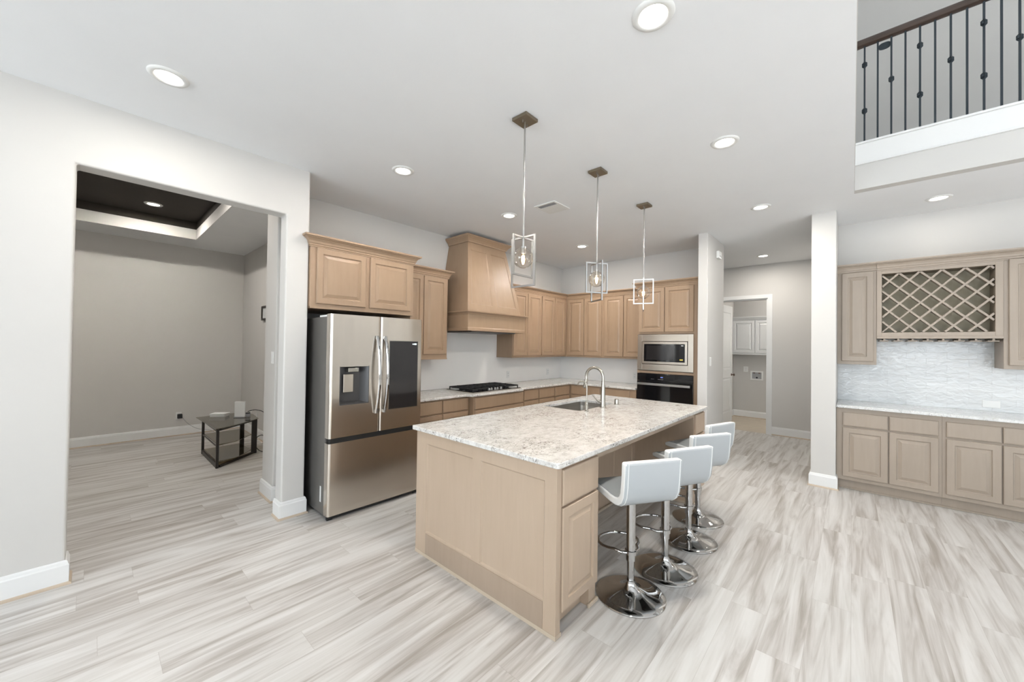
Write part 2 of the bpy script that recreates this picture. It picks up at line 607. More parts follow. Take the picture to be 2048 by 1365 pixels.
        for j in range(k - 1):
            for i in range(q):
                i2 = (i + 1) % q
                fs.append((j * q + i, j * q + i2, (j + 1) * q + i2, (j + 1) * q + i))
        fs.append(tuple(reversed(range(q))))
        fs.append(tuple((k - 1) * q + i for i in range(q)))
        return s.add(vs, fs)

    def sphere(s, c, r, n=24, sz=1.0):
        k = n // 2
        prof = [(r * math.sin(PI * j / k) if 0 < j < k else 1e-7, -r * sz * math.cos(PI * j / k)) for j in range(k + 1)]
        return s.lathe(prof, n, c, cap=False)


def link(name, mb, mat, parent=None, world=True, bevel=0.0, segs=2, smooth=None):
    off = Vector((0, 0, 0))
    if parent is not None and world:
        r = parent
        while r.parent:
            r = r.parent
        off = r.location
    me = bpy.data.meshes.new(name)
    me.from_pydata([(x - off[0], y - off[1], z - off[2]) for x, y, z in mb.v], [], mb.f)
    me.materials.append(mat)
    me.update()
    if smooth is not None:
        me.polygons.foreach_set('use_smooth', [True] * len(me.polygons))
        me.set_sharp_from_angle(angle=math.radians(smooth))
    o = bpy.data.objects.new(name, me)
    COL.objects.link(o)
    if parent is not None:
        o.parent = parent
    if bevel:
        b = o.modifiers.new('bevel', 'BEVEL')
        b.width = bevel
        b.segments = segs
        b.limit_method = 'ANGLE'
        b.angle_limit = math.radians(40)
        b.harden_normals = False
    return o


def tag(o, label, cat, group=None):
    o['label'] = label
    o['category'] = cat
    if group:
        o['group'] = group
    return o


def thing(name, label, cat, loc=(0, 0, 0), rot=0.0, group=None):
    o = bpy.data.objects.new(name, None)
    o.empty_display_size = 0.1
    COL.objects.link(o)
    o.location = loc
    o.rotation_euler = (0, 0, rot)
    return tag(o, label, cat, group)


def struct(name, mb, mat, **k):
    o = link(name, mb, mat, **k)
    o['kind'] = 'structure'
    return o


def copy_tree(o, parent=None):
    c = o.copy()
    COL.objects.link(c)
    c.parent = parent
    for ch in list(o.children):
        copy_tree(ch, c)
    return c


# ------------------------------------------------------------ the setting
ZC = 3.03
YA, YK, XB = 3.606, 4.24, 6.15
XD = 1.78
XH = 8.05
YE = -0.013
XBAL = 4.83
HI = 7.6

struct('floor', MB().box(-5.4, XH + 0.02, -7.2, 8.2, -0.1, 0.0), M['floor'])
struct('floor_laundry', MB().box(XH + 0.02, 9.9, -0.5, 2.2, -0.1, 0.0), M['tile_floor'])

# left wall with the wide cased opening to the dining room
XO1, XO2, ZO = -0.081, 1.101, 2.608
w = MB().prism_y([(-5.2, 0), (XO1, 0), (XO1, ZO), (XO2, ZO), (XO2, 0), (1.286, 0), (1.286, ZC + 0.05), (-5.2, ZC + 0.05)], YA, 3.756)
struct('wall_left', w, M['wall'], bevel=0.012, segs=3)
struct('wall_fridge_side', MB().box(1.226, 1.286, 3.7565, YK, 0, ZC), M['wall'])
struct('wall_dining_end', MB().box(1.168, 1.2255, 4.06, 4.39, 0, ZC + 0.05), M['wall'], bevel=0.01)
struct('wall_kitchen', MB().box(1.226, XB + 0.15, YK + 0.0005, YK + 0.15, 0, ZC), M['wall'])
struct('wall_back', MB().box(XB + 0.0005, XB + 0.15, 1.527, YK, 0, ZC), M['wall'])
struct('wall_hall_left', MB().box(5.386, 6.213, 1.407, 1.5265, 0, ZC + 0.05), M['wall'], bevel=0.006)
struct('wall_hall_right', MB().box(5.394, XH, 0.128, 0.341, 0, ZC + 0.05), M['wall'], bevel=0.006)
struct('wall_wine_bar', MB().box(6.085, 6.2, -7, 0.1275, 0, ZC), M['wall'])
# hall end wall with laundry doorway
DY0, DY1, DZ = 1.115, 1.935, 2.42
w = MB()
w.box(XH, XH + 0.12, 0.341, DY0, 0, ZC)
w.box(XH, XH + 0.12, DY1, 4.2, 0, ZC)
w.box(XH, XH + 0.12, DY0, DY1, DZ, ZC)
struct('wall_hall_end', w, M['wall'])
struct('wall_hall_far', MB().box(6.3005, XH, 4.2, 4.32, 0, ZC), M['wall'])
w = MB()
w.box(9.7, 9.8, -0.3, 2.1, 0, ZC)
w.box(XH + 0.1205, 9.7, 1.99, 2.09, 0, ZC)
w.box(XH + 0.1205, 9.7, -0.4, -0.3, 0, ZC)
struct('wall_laundry', w, M['wall'])
# dining room
struct('wall_dining_back', MB().box(-2.7, XD + 0.12, 7.98, 8.1, 0, ZC + 0.4), M['wall'])
struct('wall_dining_right', MB().box(XD, XD + 0.12, 4.3905, 7.98, 0, ZC + 0.4), M['wall'])
struct('wall_dining_left', MB().box(-2.8, -2.7, 3.7565, 8.1, 0, ZC + 0.4), M['wall'])
# great room
w = MB()
def wall_with_openings(w, fixed0, fixed1, a0, a1, opens, z0, z1, ztop, axis):
    def bx(p, q, zz0, zz1):
        if axis == 'x':
            w.box(fixed0, fixed1, p, q, zz0, zz1)
        else:
            w.box(p, q, fixed0, fixed1, zz0, zz1)
    cur = a0
    for a, b in opens:
        bx(cur, a, 0, ztop)
        bx(a, b, 0, z0)
        bx(a, b, z1, ztop)
        cur = b
    bx(cur, a1, 0, ztop)
wall_with_openings(w, -5.35, -5.2, -7.15, -0.5, WIN_X, 0.6, 4.1, HI, 'x')
w.box(-5.35, -5.2, -0.5, YE + 0.15, ZC, HI)
struct('wall_great_room_left', w, M['wall'])
w = MB()
wall_with_openings(w, -5.35, -5.2, -0.5, 3.756, WIN_ADDED, 0.6, 2.7, ZC, 'x')  # invented openings that let in the added side light
struct('wall_added_openings', w, M['wall'])
w = MB()
wall_with_openings(w, -7.15, -7.0, -5.2, 8.0, WIN_Y, 0.6, 4.6, HI, 'y')
struct('wall_great_room_front', w, M['wall'])
struct('wall_above_kitchen', MB().box(-5.2, XBAL, YE, YE + 0.15, ZC + 0.151, HI).box(-5.2, XBAL - 0.001, YE - 0.003, YE - 0.0002, ZC + 0.001, HI), M['wall'])
struct('wall_loft_back', MB().box(6.9, 7.0, -7, 0.14, ZC + 0.4, HI), M['wall'])
struct('wall_loft_side', MB().box(XBAL + 0.0005, 6.9, YE, YE + 0.15, ZC + 0.401, HI), M['wall'])
struct('ceiling_great_room', MB().box(-5.35, 7.1, -7.15, 0.15, HI + 0.001, HI + 0.12), M['ceil'])
wi = 0
def window(a0, a1, z0, z1, axis, pos):
    global wi
    wi += 1
    f = MB()
    t = 0.05
    mid = (a0 + a1) / 2
    segs = [(a0, a0 + t, z0, z1), (a1 - t, a1, z0, z1), (a0 + t, a1 - t, z0, z0 + t), (a0 + t, a1 - t, z1 - t, z1),
            (mid - 0.02, mid + 0.02, z0 + t, z1 - t), (a0 + t, mid - 0.02, 2.6, 2.65), (mid + 0.02, a1 - t, 2.6, 2.65)]
    for p, q, c, d in segs:
        if axis == 'x':
            f.box(pos - 0.03, pos + 0.03, p, q, c, d)
        else:
            f.box(p, q, pos - 0.03, pos + 0.03, c, d)
    struct('window_%d' % wi, f, M['trim'])
for a, b in WIN_X:
    window(a, b, 0.6, 4.1, 'x', -5.235)
for a, b in WIN_ADDED:
    window(a, b, 0.6, 2.7, 'x', -5.235)  # frames for the added, unseen openings
for a, b in WIN_Y:
    window(a, b, 0.6, 4.6, 'y', -7.035)

# ceilings
c = MB()
c.box(-5.2, XBAL, YE, 3.756, ZC, ZC + 0.15)
c.box(XBAL, XH + 0.12, 0.1285, 3.756, ZC, ZC + 0.15)
c.box(1.2, XH + 0.12, 3.756, 4.4, ZC, ZC + 0.15)
c.box(XBAL + 0.1005, XH, -7.0, 0.1285, ZC, ZC + 0.15)
c.box(XBAL, XBAL + 0.1005, YE, 0.1285, ZC, ZC + 0.15)
struct('ceiling', c, M['ceil'])
struct('ceiling_laundry', MB().box(XH + 0.121, 9.9, -0.5, 2.2, ZC, ZC + 0.15), M['ceil'])
# dining ceiling with a dark tray
TX0, TX1, TY0, TY1 = -1.95, 1.03, 4.45, 7.33
c = MB()
c.box(-2.8, XD, 3.7565, TY0, ZC, ZC + 0.15)
c.box(-2.8, XD, TY1, 7.98, ZC, ZC + 0.15)
c.box(-2.8, TX0, TY0, TY1, ZC, ZC + 0.15)
c.box(TX1, XD, TY0, TY1, ZC, ZC + 0.15)
for xa_, xb_, ya_, yb_ in ((1.2, XD, 3.7565, 4.4),):
    pass
cc = MB()
cc.box(-2.8, 1.1995, 3.7565, TY0, ZC, ZC + 0.149)
cc.box(1.1995, XD, 4.4005, TY0, ZC, ZC + 0.149)
cc.box(-2.7, XD, TY1, 7.98, ZC, ZC + 0.149)
cc.box(-2.7, TX0, TY0, TY1, ZC, ZC + 0.149)
cc.box(TX1, XD, TY0, TY1, ZC, ZC + 0.149)
struct('ceiling_dining', cc, M['ceil'])
fb_ = MB()
fb_.box(TX0, TX0 + 0.004, TY0 + 0.004, TY1 - 0.004, ZC, ZC + 0.1495).box(TX1 - 0.004, TX1, TY0 + 0.004, TY1 - 0.004, ZC, ZC + 0.1495)
fb_.box(TX0, TX1, TY0, TY0 + 0.004, ZC, ZC + 0.1495).box(TX0, TX1, TY1 - 0.004, TY1, ZC, ZC + 0.1495)
struct('trim_3', fb_, M['wall'])
t = MB()
T2 = ZC + 0.15
t.box(TX0 - 0.05, TX0, TY0, TY1, T2, T2 + 0.11)
t.box(TX1, TX1 + 0.05, TY0, TY1, T2, T2 + 0.11)
t.box(TX0 - 0.05, TX1 + 0.05, TY0 - 0.05, TY0, T2, T2 + 0.11)
t.box(TX0 - 0.05, TX1 + 0.05, TY1, TY1 + 0.05, T2, T2 + 0.11)
t.box(TX0 - 0.05, TX1 + 0.05, TY0 - 0.05, TY1 + 0.05, T2 + 0.11, T2 + 0.16)
struct('ceiling_dining_tray', t, M['dark_ceil'])

# loft edge: drywall fascia, white trim band, loft floor
struct('wall_loft_fascia', MB().box(XBAL, XBAL + 0.1, -7, YE, ZC, 3.262), M['wall'])
b = MB()
b.box(XBAL - 0.016, XBAL + 0.1, -7, YE, 3.2625, 3.452)
b.prism([(XBAL - 0.035, -7), (XBAL + 0.16, -7), (XBAL + 0.16, YE), (XBAL - 0.035, YE)], 3.452, 3.47)
b.box(XBAL - 0.024, XBAL - 0.016, -7, YE, 3.262, 3.274)
struct('trim_1', b, M['trim'], bevel=0.003)
struct('floor_loft', MB().box(XBAL + 0.1605, 6.9, -7, YE, 3.18, 3.43), M['wall'])

# baseboards
BB = [(0, 0), (0.016, 0), (0.016, 0.118), (0.012, 0.126), (0.010, 0.138), (0.004, 0.146), (0, 0.146)]
SH = [(0.0162, 0), (0.028, 0), (0.026, 0.010), (0.0162, 0.016)]
def baseboard(name, path):
    o = struct(name, MB().sweep(path, BB, 0.0005), M['trim'])
    s_ = struct(name + '_shoe', MB().sweep(path, SH, 0.0005), M['shoe'])
    return o
# 'right of travel' is the room side
baseboard('baseboard_left', [(-5.2, YA), (XO1, YA), (XO1, 3.756)])
baseboard('baseboard_left_pillar', [(XO2, 3.756), (XO2, YA), (1.286, YA), (1.286, YA + 0.05)])
baseboard('baseboard_dining_end', [(1.2255, 4.39), (1.168, 4.39), (1.168, 4.06), (1.2255, 4.06)])
baseboard('baseboard_dining_back', [(-2.7, 7.98), (XD, 7.98), (XD, 4.3905)])
baseboard('baseboard_hall_left', [(5.386, 1.5265), (5.386, 1.407), (6.213, 1.407), (6.213, 1.5265)])
baseboard('baseboard_hall_right', [(XH, 0.341), (5.394, 0.341), (5.394, 0.128), (5.5, 0.128)])
baseboard('baseboard_hall_end', [(XH, DY0 - 0.066), (XH, 0.36)])
baseboard('baseboard_laundry', [(8.95, 1.99), (9.7, 1.99), (9.7, -0.3)])

# laundry doorway casing
CW = 0.068
cs = MB()
for y0, y1, z0, z1 in ((DY0 - CW, DY0, 0, DZ + CW), (DY1, DY1 + CW, 0, DZ + CW), (DY0, DY1, DZ, DZ + CW)):
    cs.box(XH - 0.018, XH, y0, y1, z0, z1)
    cs.box(XH - 0.024, XH - 0.018, y0 + 0.004, y1 - 0.03 if y1 - y0 < 0.1 else y1, z0, z1 if z1 - z0 > 1 else z1 - 0.004)
cs.box(XH, XH + 0.125, DY0 - 0.0, DY0 + 0.02, 0, DZ)
cs.box(XH, XH + 0.125, DY1 - 0.02, DY1, 0, DZ)
cs.box(XH, XH + 0.125, DY0 + 0.02, DY1 - 0.02, DZ - 0.02, DZ)
struct('trim_2', cs, M['trim'])


def plate_recess(mb, x0, x1, z0, z1, y, yb, holes, rings):
    """flat plate at y facing -y with nested-ring recesses"""
    xs = sorted({x0, x1} | {h[0] for h in holes} | {h[1] for h in holes})
    zs = sorted({z0, z1} | {h[2] for h in holes} | {h[3] for h in holes})
    for i in range(len(xs) - 1):
        for j in range(len(zs) - 1):
            cx, cz = (xs[i] + xs[i + 1]) / 2, (zs[j] + zs[j + 1]) / 2
            if any(h[0] < cx < h[1] and h[2] < cz < h[3] for h in holes):
                continue
            mb.add([(xs[i], y, zs[j]), (xs[i + 1], y, zs[j]), (xs[i + 1], y, zs[j + 1]), (xs[i], y, zs[j + 1])], [(0, 1, 2, 3)])
    for h in holes:
        vs, fs = [], []
        rr = [(0, y)] + rings
        for ins, yy in rr:
            a, b_, c_, d = h[0] + ins, h[1] - ins, h[2] + ins, h[3] - ins
            vs += [(a, yy, c_), (b_, yy, c_), (b_, yy, d), (a, yy, d)]
        for j in range(len(rr) - 1):
            for i in range(4):
                i2 = (i + 1) % 4
                fs.append((j * 4 + i, j * 4 + i2, j * 4 + 4 + i2, j * 4 + 4 + i))
        k = (len(rr) - 1) * 4
        fs.append((k, k + 1, k + 2, k + 3))
        mb.add(vs, fs)
    mb.add([(x0, y, z0), (x1, y, z0), (x1, y, z1), (x0, y, z1), (x0, yb, z0), (x1, yb, z0), (x1, yb, z1), (x0, yb, z1)],
           [(0, 4, 5, 1), (1, 5, 6, 2), (2, 6, 7, 3), (3, 7, 4, 0), (7, 6, 5, 4)])
    return mb


# laundry door: white two-panel leaf standing open into the laundry
dl = MB()
plate_recess(dl, 0, 0.76, 0.01, 2.38, -0.0175, 0.0175,
             [(0.11, 0.65, 0.22, 0.92), (0.11, 0.65, 1.09, 2.24)],
             [(0.012, -0.009), (0.03, -0.009), (0.05, -0.014)])
door = struct('door_1', dl, M['trim'])
door.location = (XH + 0.135, 1.925, 0)
door.rotation_euler = (0, 0, math.radians(-4))
k = MB().lathe([(0.026, 0), (0.026, 0.006), (0.010, 0.012), (0.010, 0.03), (0.018, 0.036), (0.026, 0.046), (0.024, 0.058), (0.012, 0.064), (1e-6, 0.065)], 20)
kb = MB()
for x, y, z in k.v:
    kb.v.append((0.70 + x, -0.0175 - z, 0.97 + y))
kb.f = [tuple(reversed(f)) for f in k.f]
link('door_knob', kb, M['brass'], door, world=False, smooth=40)

# backsplashes
struct('backsplash', MB().box(2.353, XB - 0.0005, YK - 0.008, YK, 0.8955, 1.32).box(XB - 0.008, XB, 2.4205, YK - 0.0085, 0.8955, 1.32).box(3.08, 4.343, YK - 0.008, YK, 1.32, 1.68), M['splash'])
bs = tag(link('tile_backsplash', MB().box(6.073, 6.0849, -1.55, 0.127, 0.9145, 1.66), M['tile']),
         'glossy wavy white tile backsplash above the wine bar countertop', 'backsplash')


# ------------------------------------------------------------ cabinets
def front(kind, x0, x1, z0, z1, y=0.0, t=0.019):
    mb = MB()
    if kind == 'door':
        mb.rings(x0, x1, z0, z1, [(0, y - t + 0.004), (0.004, y - t), (0.052, y - t), (0.057, y - t + 0.009), (0.064, y - t + 0.010), (0.088, y - t + 0.002), (0.091, y - t + 0.0005)], y)
    elif kind == 'drawer':
        mb.rings(x0, x1, z0, z1, [(0, y - t + 0.006), (0.003, y - t + 0.002), (0.010, y - t)], y)
    return mb


CROWN = [(0, -0.022), (0.008, -0.022), (0.008, -0.012), (0.014, -0.008), (0.014, 0.006), (0.020, 0.010), (0.024, 0.028), (0.036, 0.046), (0.052, 0.054), (0.052, 0.060), (0.064, 0.062), (0.064, 0.078), (0, 0.078)]


def cabinet(name, label, loc, rot, w, d, z0, z1, fronts, mat='wood', toe=False, rail=False, group=None, body=None, cat='cabinet'):
    r = thing(name, label, cat, loc, rot, group)
    b = MB()
    if body is not None:
        body(b)
    elif toe:
        b.box(0, w, 0, d, 0.105, z1)
    else:
        b.box(0, w, 0, d, z0, z1)
    bo = link('body', b, M[mat], r, world=False, bevel=0.0015, segs=1)
    if toe:
        link('toe_kick', MB().box(0.0, w, 0.055, d - 0.02, 0.001, 0.1045), M[mat], r, world=False)
    if rail:
        link('light_rail', MB().box(0, w, -0.004, 0.03, z0 - 0.026, z0 - 0.0005), M[mat], r, world=False, bevel=0.002)
    for kind, x0, x1, a, c_ in fronts:
        link(kind, front(kind, x0, x1, a, c_), M[mat], r, world=False)
    return r


def crown(parent, path, z, n0=None, n1=None, mat='wood', prof=CROWN):
    """path in local coordinates, 'out' to the right of travel"""
    link('crown_molding', MB().sweep(path, prof, z, n0, n1), M[mat], parent, world=False)


RB = -PI / 2  # cabinets whose faces look along -X
# refrigerator cabinet
c = cabinet('cabinet', 'maple wall cabinet with two square raised-panel doors above the steel refrigerator', (1.29, 3.58, 0), 0,
            1.06, 0.655, 1.817, 2.39, [('door', 0.05, 0.512, 1.862, 2.365), ('door', 0.555, 1.02, 1.862, 2.365)])
link('side_panel', MB().box(1.0405, 1.0595, 0.02, 0.655, 0.001, 1.8165), M['wood'], c, world=False)
link('light_rail', MB().box(0, 1.06, -0.008, 0.02, 1.8175, 1.835), M['wood'], c, world=False)
crown(c, [(0, 0.02), (0, 0), (1.06, 0), (1.06, 0.255)], 2.3905)
# tall-ish wall cabinet right of refrigerator
c = cabinet('cabinet', 'narrow maple wall cabinet between the refrigerator and the range hood', (2.3535, 3.9, 0), 0,
            0.7255, 0.3395, 1.32, 2.375, [('door', 0.01, 0.344, 1.385, 2.35), ('door', 0.354, 0.702, 1.385, 2.35)])
link('light_rail', MB().box(0, 0.7255, -0.006, 0.02, 1.3205, 1.34), M['wood'], c, world=False)
crown(c, [(0.001, 0), (0.7255, 0), (0.7255, 0.3395)], 2.3755)
# upper cabinets right of the hood (cooktop wall)
c = cabinet('cabinet', 'two-door maple wall cabinet just right of the range hood', (4.343, 3.9, 0), 0,
            0.727, 0.3395, 1.32, 2.375, [('door', 0.012, 0.350, 1.352, 2.35), ('door', 0.358, 0.717, 1.352, 2.35)])
crown(c, [(0, 0.3395), (0, 0), (0.727, 0)], 2.3755)
c = cabinet('cabinet', 'two-door maple wall cabinet on the cooktop wall touching the room corner', (5.0705, 3.9, 0), 0,
            0.749, 0.3395, 1.32, 2.375, [('door', 0.01, 0.364, 1.352, 2.35), ('door', 0.374, 0.690, 1.352, 2.35)])
crown(c, [(0, 0), (0.749, 0)], 2.3755, n1=(-1, -1))
# back wall uppers
c = cabinet('cabinet', 'two-door maple wall cabinet on the oven wall touching the room corner', (5.82, 3.9, 0), RB,
            0.755, 0.3295, 1.32, 2.375, [('door', 0.037, 0.376, 1.352, 2.35), ('door', 0.385, 0.727, 1.352, 2.35)])
crown(c, [(0, 0), (0.755, 0)], 2.3755, n0=(1, -1))
c = cabinet('cabinet', 'two-door maple wall cabinet beside the built-in microwave tower', (5.82, 3.1445, 0), RB,
            0.7235, 0.3295, 1.32, 2.375, [('door', 0.028, 0.362, 1.352, 2.35), ('door', 0.371, 0.705, 1.352, 2.35)])
crown(c, [(0, 0), (0.7235, 0)], 2.3755)

# oven tower
def tower_body(b):
    W_, D_ = 0.885, 0.619
    b.box(0, 0.03, 0, D_, 0.105, 2.40)
    b.box(0.80, W_, 0, D_, 0.105, 2.40)
    b.box(0.03, 0.80, 0, D_, 0.105, 0.40)
    b.box(0.03, 0.80, 0, D_, 1.128, 1.165)
    b.box(0.03, 0.80, 0, D_, 1.705, 2.40)
    b.box(0.03, 0.80, D_ - 0.02, D_, 0.40, 1.705)
c = cabinet('oven_cabinet', 'tall maple cabinet tower holding the microwave above the black wall oven', (5.53, 2.415, 0), RB,
            0.885, 0.619, 0, 2.40, [('door', 0.022, 0.40, 1.735, 2.378), ('door', 0.41, 0.80, 1.735, 2.378), ('drawer', 0.022, 0.862, 0.13, 0.38)], toe=True, body=tower_body)
crown(c, [(0, 0.225), (0, 0), (0.87, 0)], 2.4005)

# base cabinets, cooktop wall
Z1 = 0.8645
def base(name, label, loc, rot, w_, d_, cols, mat='wood', zd0=0.70, zd1=0.845):
    fr = []
    for a, b_, kinds in cols:
        fr.append(('drawer', a, b_, zd0, zd1))
        if kinds == 'd':
            fr.append(('door', a, b_, 0.125, zd0 - 0.015))
        elif kinds == 's':
            fr.append(('drawer', a, b_, 0.42, zd0 - 0.015))
            fr.append(('drawer', a, b_, 0.125, 0.405))
    return cabinet(name, label, loc, rot, w_, d_, 0, Z1, fr, mat=mat, toe=True)
base('base_cabinet', 'maple base cabinet with two drawers beside the refrigerator', (2.3535, 3.59, 0), 0, 0.8465, 0.649, [(0.02, 0.418, 'd'), (0.428, 0.82, 'd')])
base('base_cabinet', 'bumped-out maple base cabinet with one wide drawer under the gas cooktop', (3.2005, 3.51, 0), 0, 0.9695, 0.729, [(0.017, 0.948, 's')])
base('base_cabinet', 'maple base cabinet with two drawers right of the cooktop', (4.1705, 3.59, 0), 0, 0.86, 0.649, [(0.09, 0.436, 'd'), (0.452, 0.846, 'd')])
base('base_cabinet', 'narrow maple corner base cabinet with one drawer on the cooktop wall', (5.031, 3.59, 0), 0, 0.4685, 0.649, [(0.017, 0.418, 'd')])
base('base_cabinet', 'maple base cabinet under the oven-wall counter at the room corner', (5.5, 3.5895, 0), RB, 0.61, 0.649, [(0.04, 0.57, 'd')])
base('base_cabinet', 'maple base cabinet beside the wall oven', (5.5, 2.979, 0), RB, 0.5635, 0.649, [(0.035, 0.46, 'd')])

# countertops
def slab(poly, z0, z1, name, label, mat, r=0.006):
    o = link(name, MB().prism(poly, z0, z1), M[mat], bevel=r, segs=3)
    return tag(o, label, 'countertop')
slab([(2.354, YK - 0.0085), (2.354, 3.555), (3.12, 3.555), (3.16, 3.475), (4.13, 3.475), (4.17, 3.555), (5.465, 3.555), (5.465, 2.4165), (XB - 0.0085, 2.4165), (XB - 0.0085, YK - 0.0085)],
     0.865, 0.895, 'countertop', 'L-shaped cream granite countertop holding the gas cooktop', 'granite')
# wine bar counter
slab([(5.455, 0.127), (5.455, -1.55), (6.0725, -1.55), (6.0725, 0.127)], 0.884, 0.914, 'countertop', 'white granite countertop of the wine bar', 'granite2')

# ------------------------------------------------------------ kitchen island
isl = thing('kitchen_island', 'maple kitchen island base with panelled end under the cream granite slab', 'kitchen island', (2.9, 1.75, 0))
IX0, IX1, IY0, IY1 = 1.61, 4.205, 1.13, 2.365
IT = 0.8835
b = MB()
b.box(IX0 + 0.012, 2.03, IY0, 1.72, 0.105, IT)      # near seating-side block
b.box(2.03, 3.88, 1.72, 1.75, 0.001, IT)              # knee wall
b.box(3.88, IX1, IY0, 1.72, 0.105, IT)              # far block
b.box(IX0 + 0.012, IX1, 1.75, 1.77, 0.105, IT)
b.box(IX0 + 0.012, 2.98, 1.77, IY1, 0.105, IT)
b.box(3.76, IX1, 1.77, IY1, 0.105, IT)
b.box(2.98, 3.76, 2.33, IY1, 0.105, IT)
b.box(2.98, 3.76, 1.77, 2.33, 0.105, 0.5)
b.box(IX0 + 0.012, 2.03, 1.72, 1.75, 0.105, IT)
b.box(3.88, IX1, 1.72, 1.75, 0.105, IT)
link('body', b, M['wood_daylit'], isl, bevel=0.0015, segs=1)
# panelled end (facing -X): built facing -y then turned
pr = MB()
plate_recess(pr, -IY1 - 0.002, -IY0 + 0.004, 0.001, IT, 0, 0.0115,
             [(-2.25, -1.765, 0.175, 0.80), (-1.69, -1.20, 0.175, 0.80)],
             [(0.009, 0.0095), (0.012, 0.0100)])
q = MB()
q.v = [(IX0 + y, -x, z) for x, y, z in pr.v]
q.f = pr.f
link('end_panel', q, M['wood_daylit'], isl)
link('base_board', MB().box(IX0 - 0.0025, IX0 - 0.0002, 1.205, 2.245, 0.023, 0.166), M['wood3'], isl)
link('corner_post', MB().box(IX0 - 0.002, IX0 + 0.042, IY0 - 0.008, IY0 - 0.0005, 0.001, IT), M['wood_daylit'], isl, bevel=0.002)
link('shoe_molding', MB().sweep([(IX0 + 0.05, IY0 - 0.009), (IX0 - 0.0025, IY0 - 0.009), (IX0 - 0.0025, IY1 + 0.003)][::-1],
                                [(0, 0), (0, 0.022), (-0.006, 0.020), (-0.013, 0.010), (-0.014, 0)], 0.0005), M['shoe'], isl)
link('drawer', front('drawer', 1.655, 2.02, 0.675, 0.862, IY0), M['wood_daylit'], isl)
link('door', front('door', 1.655, 2.02, 0.125, 0.662, IY0), M['wood_daylit'], isl)
link('drawer', front('drawer', 3.895, 4.19, 0.675, 0.862, IY0), M['wood_daylit'], isl)
link('door', front('door', 3.895, 4.19, 0.125, 0.662, IY0), M['wood_daylit'], isl)
# feet panels closing the toe recess
link('foot_panel', MB().box(1.955, 2.03, IY0 + 0.003, 1.72, 0.001, 0.1045), M['wood_daylit'], isl)
link('foot_panel', MB().box(3.88, 3.955, IY0 + 0.003, 1.72, 0.001, 0.1045), M['wood_daylit'], isl)
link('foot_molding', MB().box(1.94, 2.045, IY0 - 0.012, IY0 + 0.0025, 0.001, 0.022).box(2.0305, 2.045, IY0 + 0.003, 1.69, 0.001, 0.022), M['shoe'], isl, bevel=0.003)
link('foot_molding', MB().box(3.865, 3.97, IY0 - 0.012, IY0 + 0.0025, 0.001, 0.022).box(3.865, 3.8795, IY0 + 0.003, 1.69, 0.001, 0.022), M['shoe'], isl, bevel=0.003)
link('toe_kick', MB().box(IX0 + 0.012, 1.9545, IY0 + 0.06, 1.72, 0.001, 0.1045).box(3.9555, IX1 - 0.01, IY0 + 0.06, 1.72, 0.001, 0.1045).box(IX0 + 0.012, IX1 - 0.01, 1.755, IY1 - 0.06, 0.001, 0.1045), M['wood_daylit'], isl)
link('apron', MB().box(2.0305, 3.8795, IY0 + 0.002, IY0 + 0.024, 0.842, IT), M['wood_daylit'], isl)
kp = MB()
plate_recess(kp, 2.0305, 3.8795, 0.06, 0.88, 1.712, 1.7195,
             [(2.10, 2.48, 0.16, 0.80), (2.57, 2.95, 0.16, 0.80), (3.04, 3.42, 0.16, 0.80), (3.51, 3.82, 0.16, 0.80)], [(0.01, 1.717)])
link('knee_panel', kp, M['wood_daylit'], isl)
link('knee_molding', MB().box(2.0455, 3.8645, 1.698, 1.7115, 0.001, 0.022), M['shoe'], isl)
for i in range(5):   # doors on the cooktop side
    fd = front('door', 0, 0.49, 0.125, 0.86, 0)
    g_ = MB()
    x0 = 1.64 + i * 0.51
    g_.v = [(x0 + 0.49 - x, IY1 - y, z) for x, y, z in fd.v]
    g_.f = fd.f
    link('door', g_, M['wood_daylit'], isl)

# island slab with sink cut-out
SX0, SX1, SY0, SY1 = 3.02, 3.72, 1.865, 2.285
def rrect(x0, x1, y0, y1, r, n=5):
    pts = []
    for cx, cy, a0 in ((x1 - r, y1 - r, 0), (x0 + r, y1 - r, 90), (x0 + r, y0 + r, 180), (x1 - r, y0 + r, 270)):
        for i in range(n + 1):
            a = math.radians(a0 + 90 * i / n)
            pts.append((cx + r * math.cos(a), cy + r * math.sin(a)))
    return pts
def slab_hole(outer, inner, z0, z1):
    """outer/inner rounded rects with the same vertex count, CCW"""
    mb = MB()
    n = len(outer)
    vs = [(x, y, z1) for x, y in outer] + [(x, y, z1) for x, y in inner] + [(x, y, z0) for x, y in outer] + [(x, y, z0) for x, y in inner]
    fs = []
    for i in range(n):
        j = (i + 1) % n
        fs.append((i, j, n + j, n + i))
        fs.append((2 * n + j, 2 * n + i, 3 * n + i, 3 * n + j))
        fs.append((2 * n + i, 2 * n + j, j, i))
        fs.append((n + i, n + j, 3 * n + j, 3 * n + i))
    mb.add(vs, fs)
    return mb
o = link('island_countertop', slab_hole(rrect(1.583, 4.24, 1.096, 2.401, 0.018), rrect(SX0, SX1, SY0, SY1, 0.03), 0.884, 0.914), M['granite'], bevel=0.005, segs=3)
tag(o, 'large cream granite island slab with grey and brown specks and a sink cut-out', 'countertop')

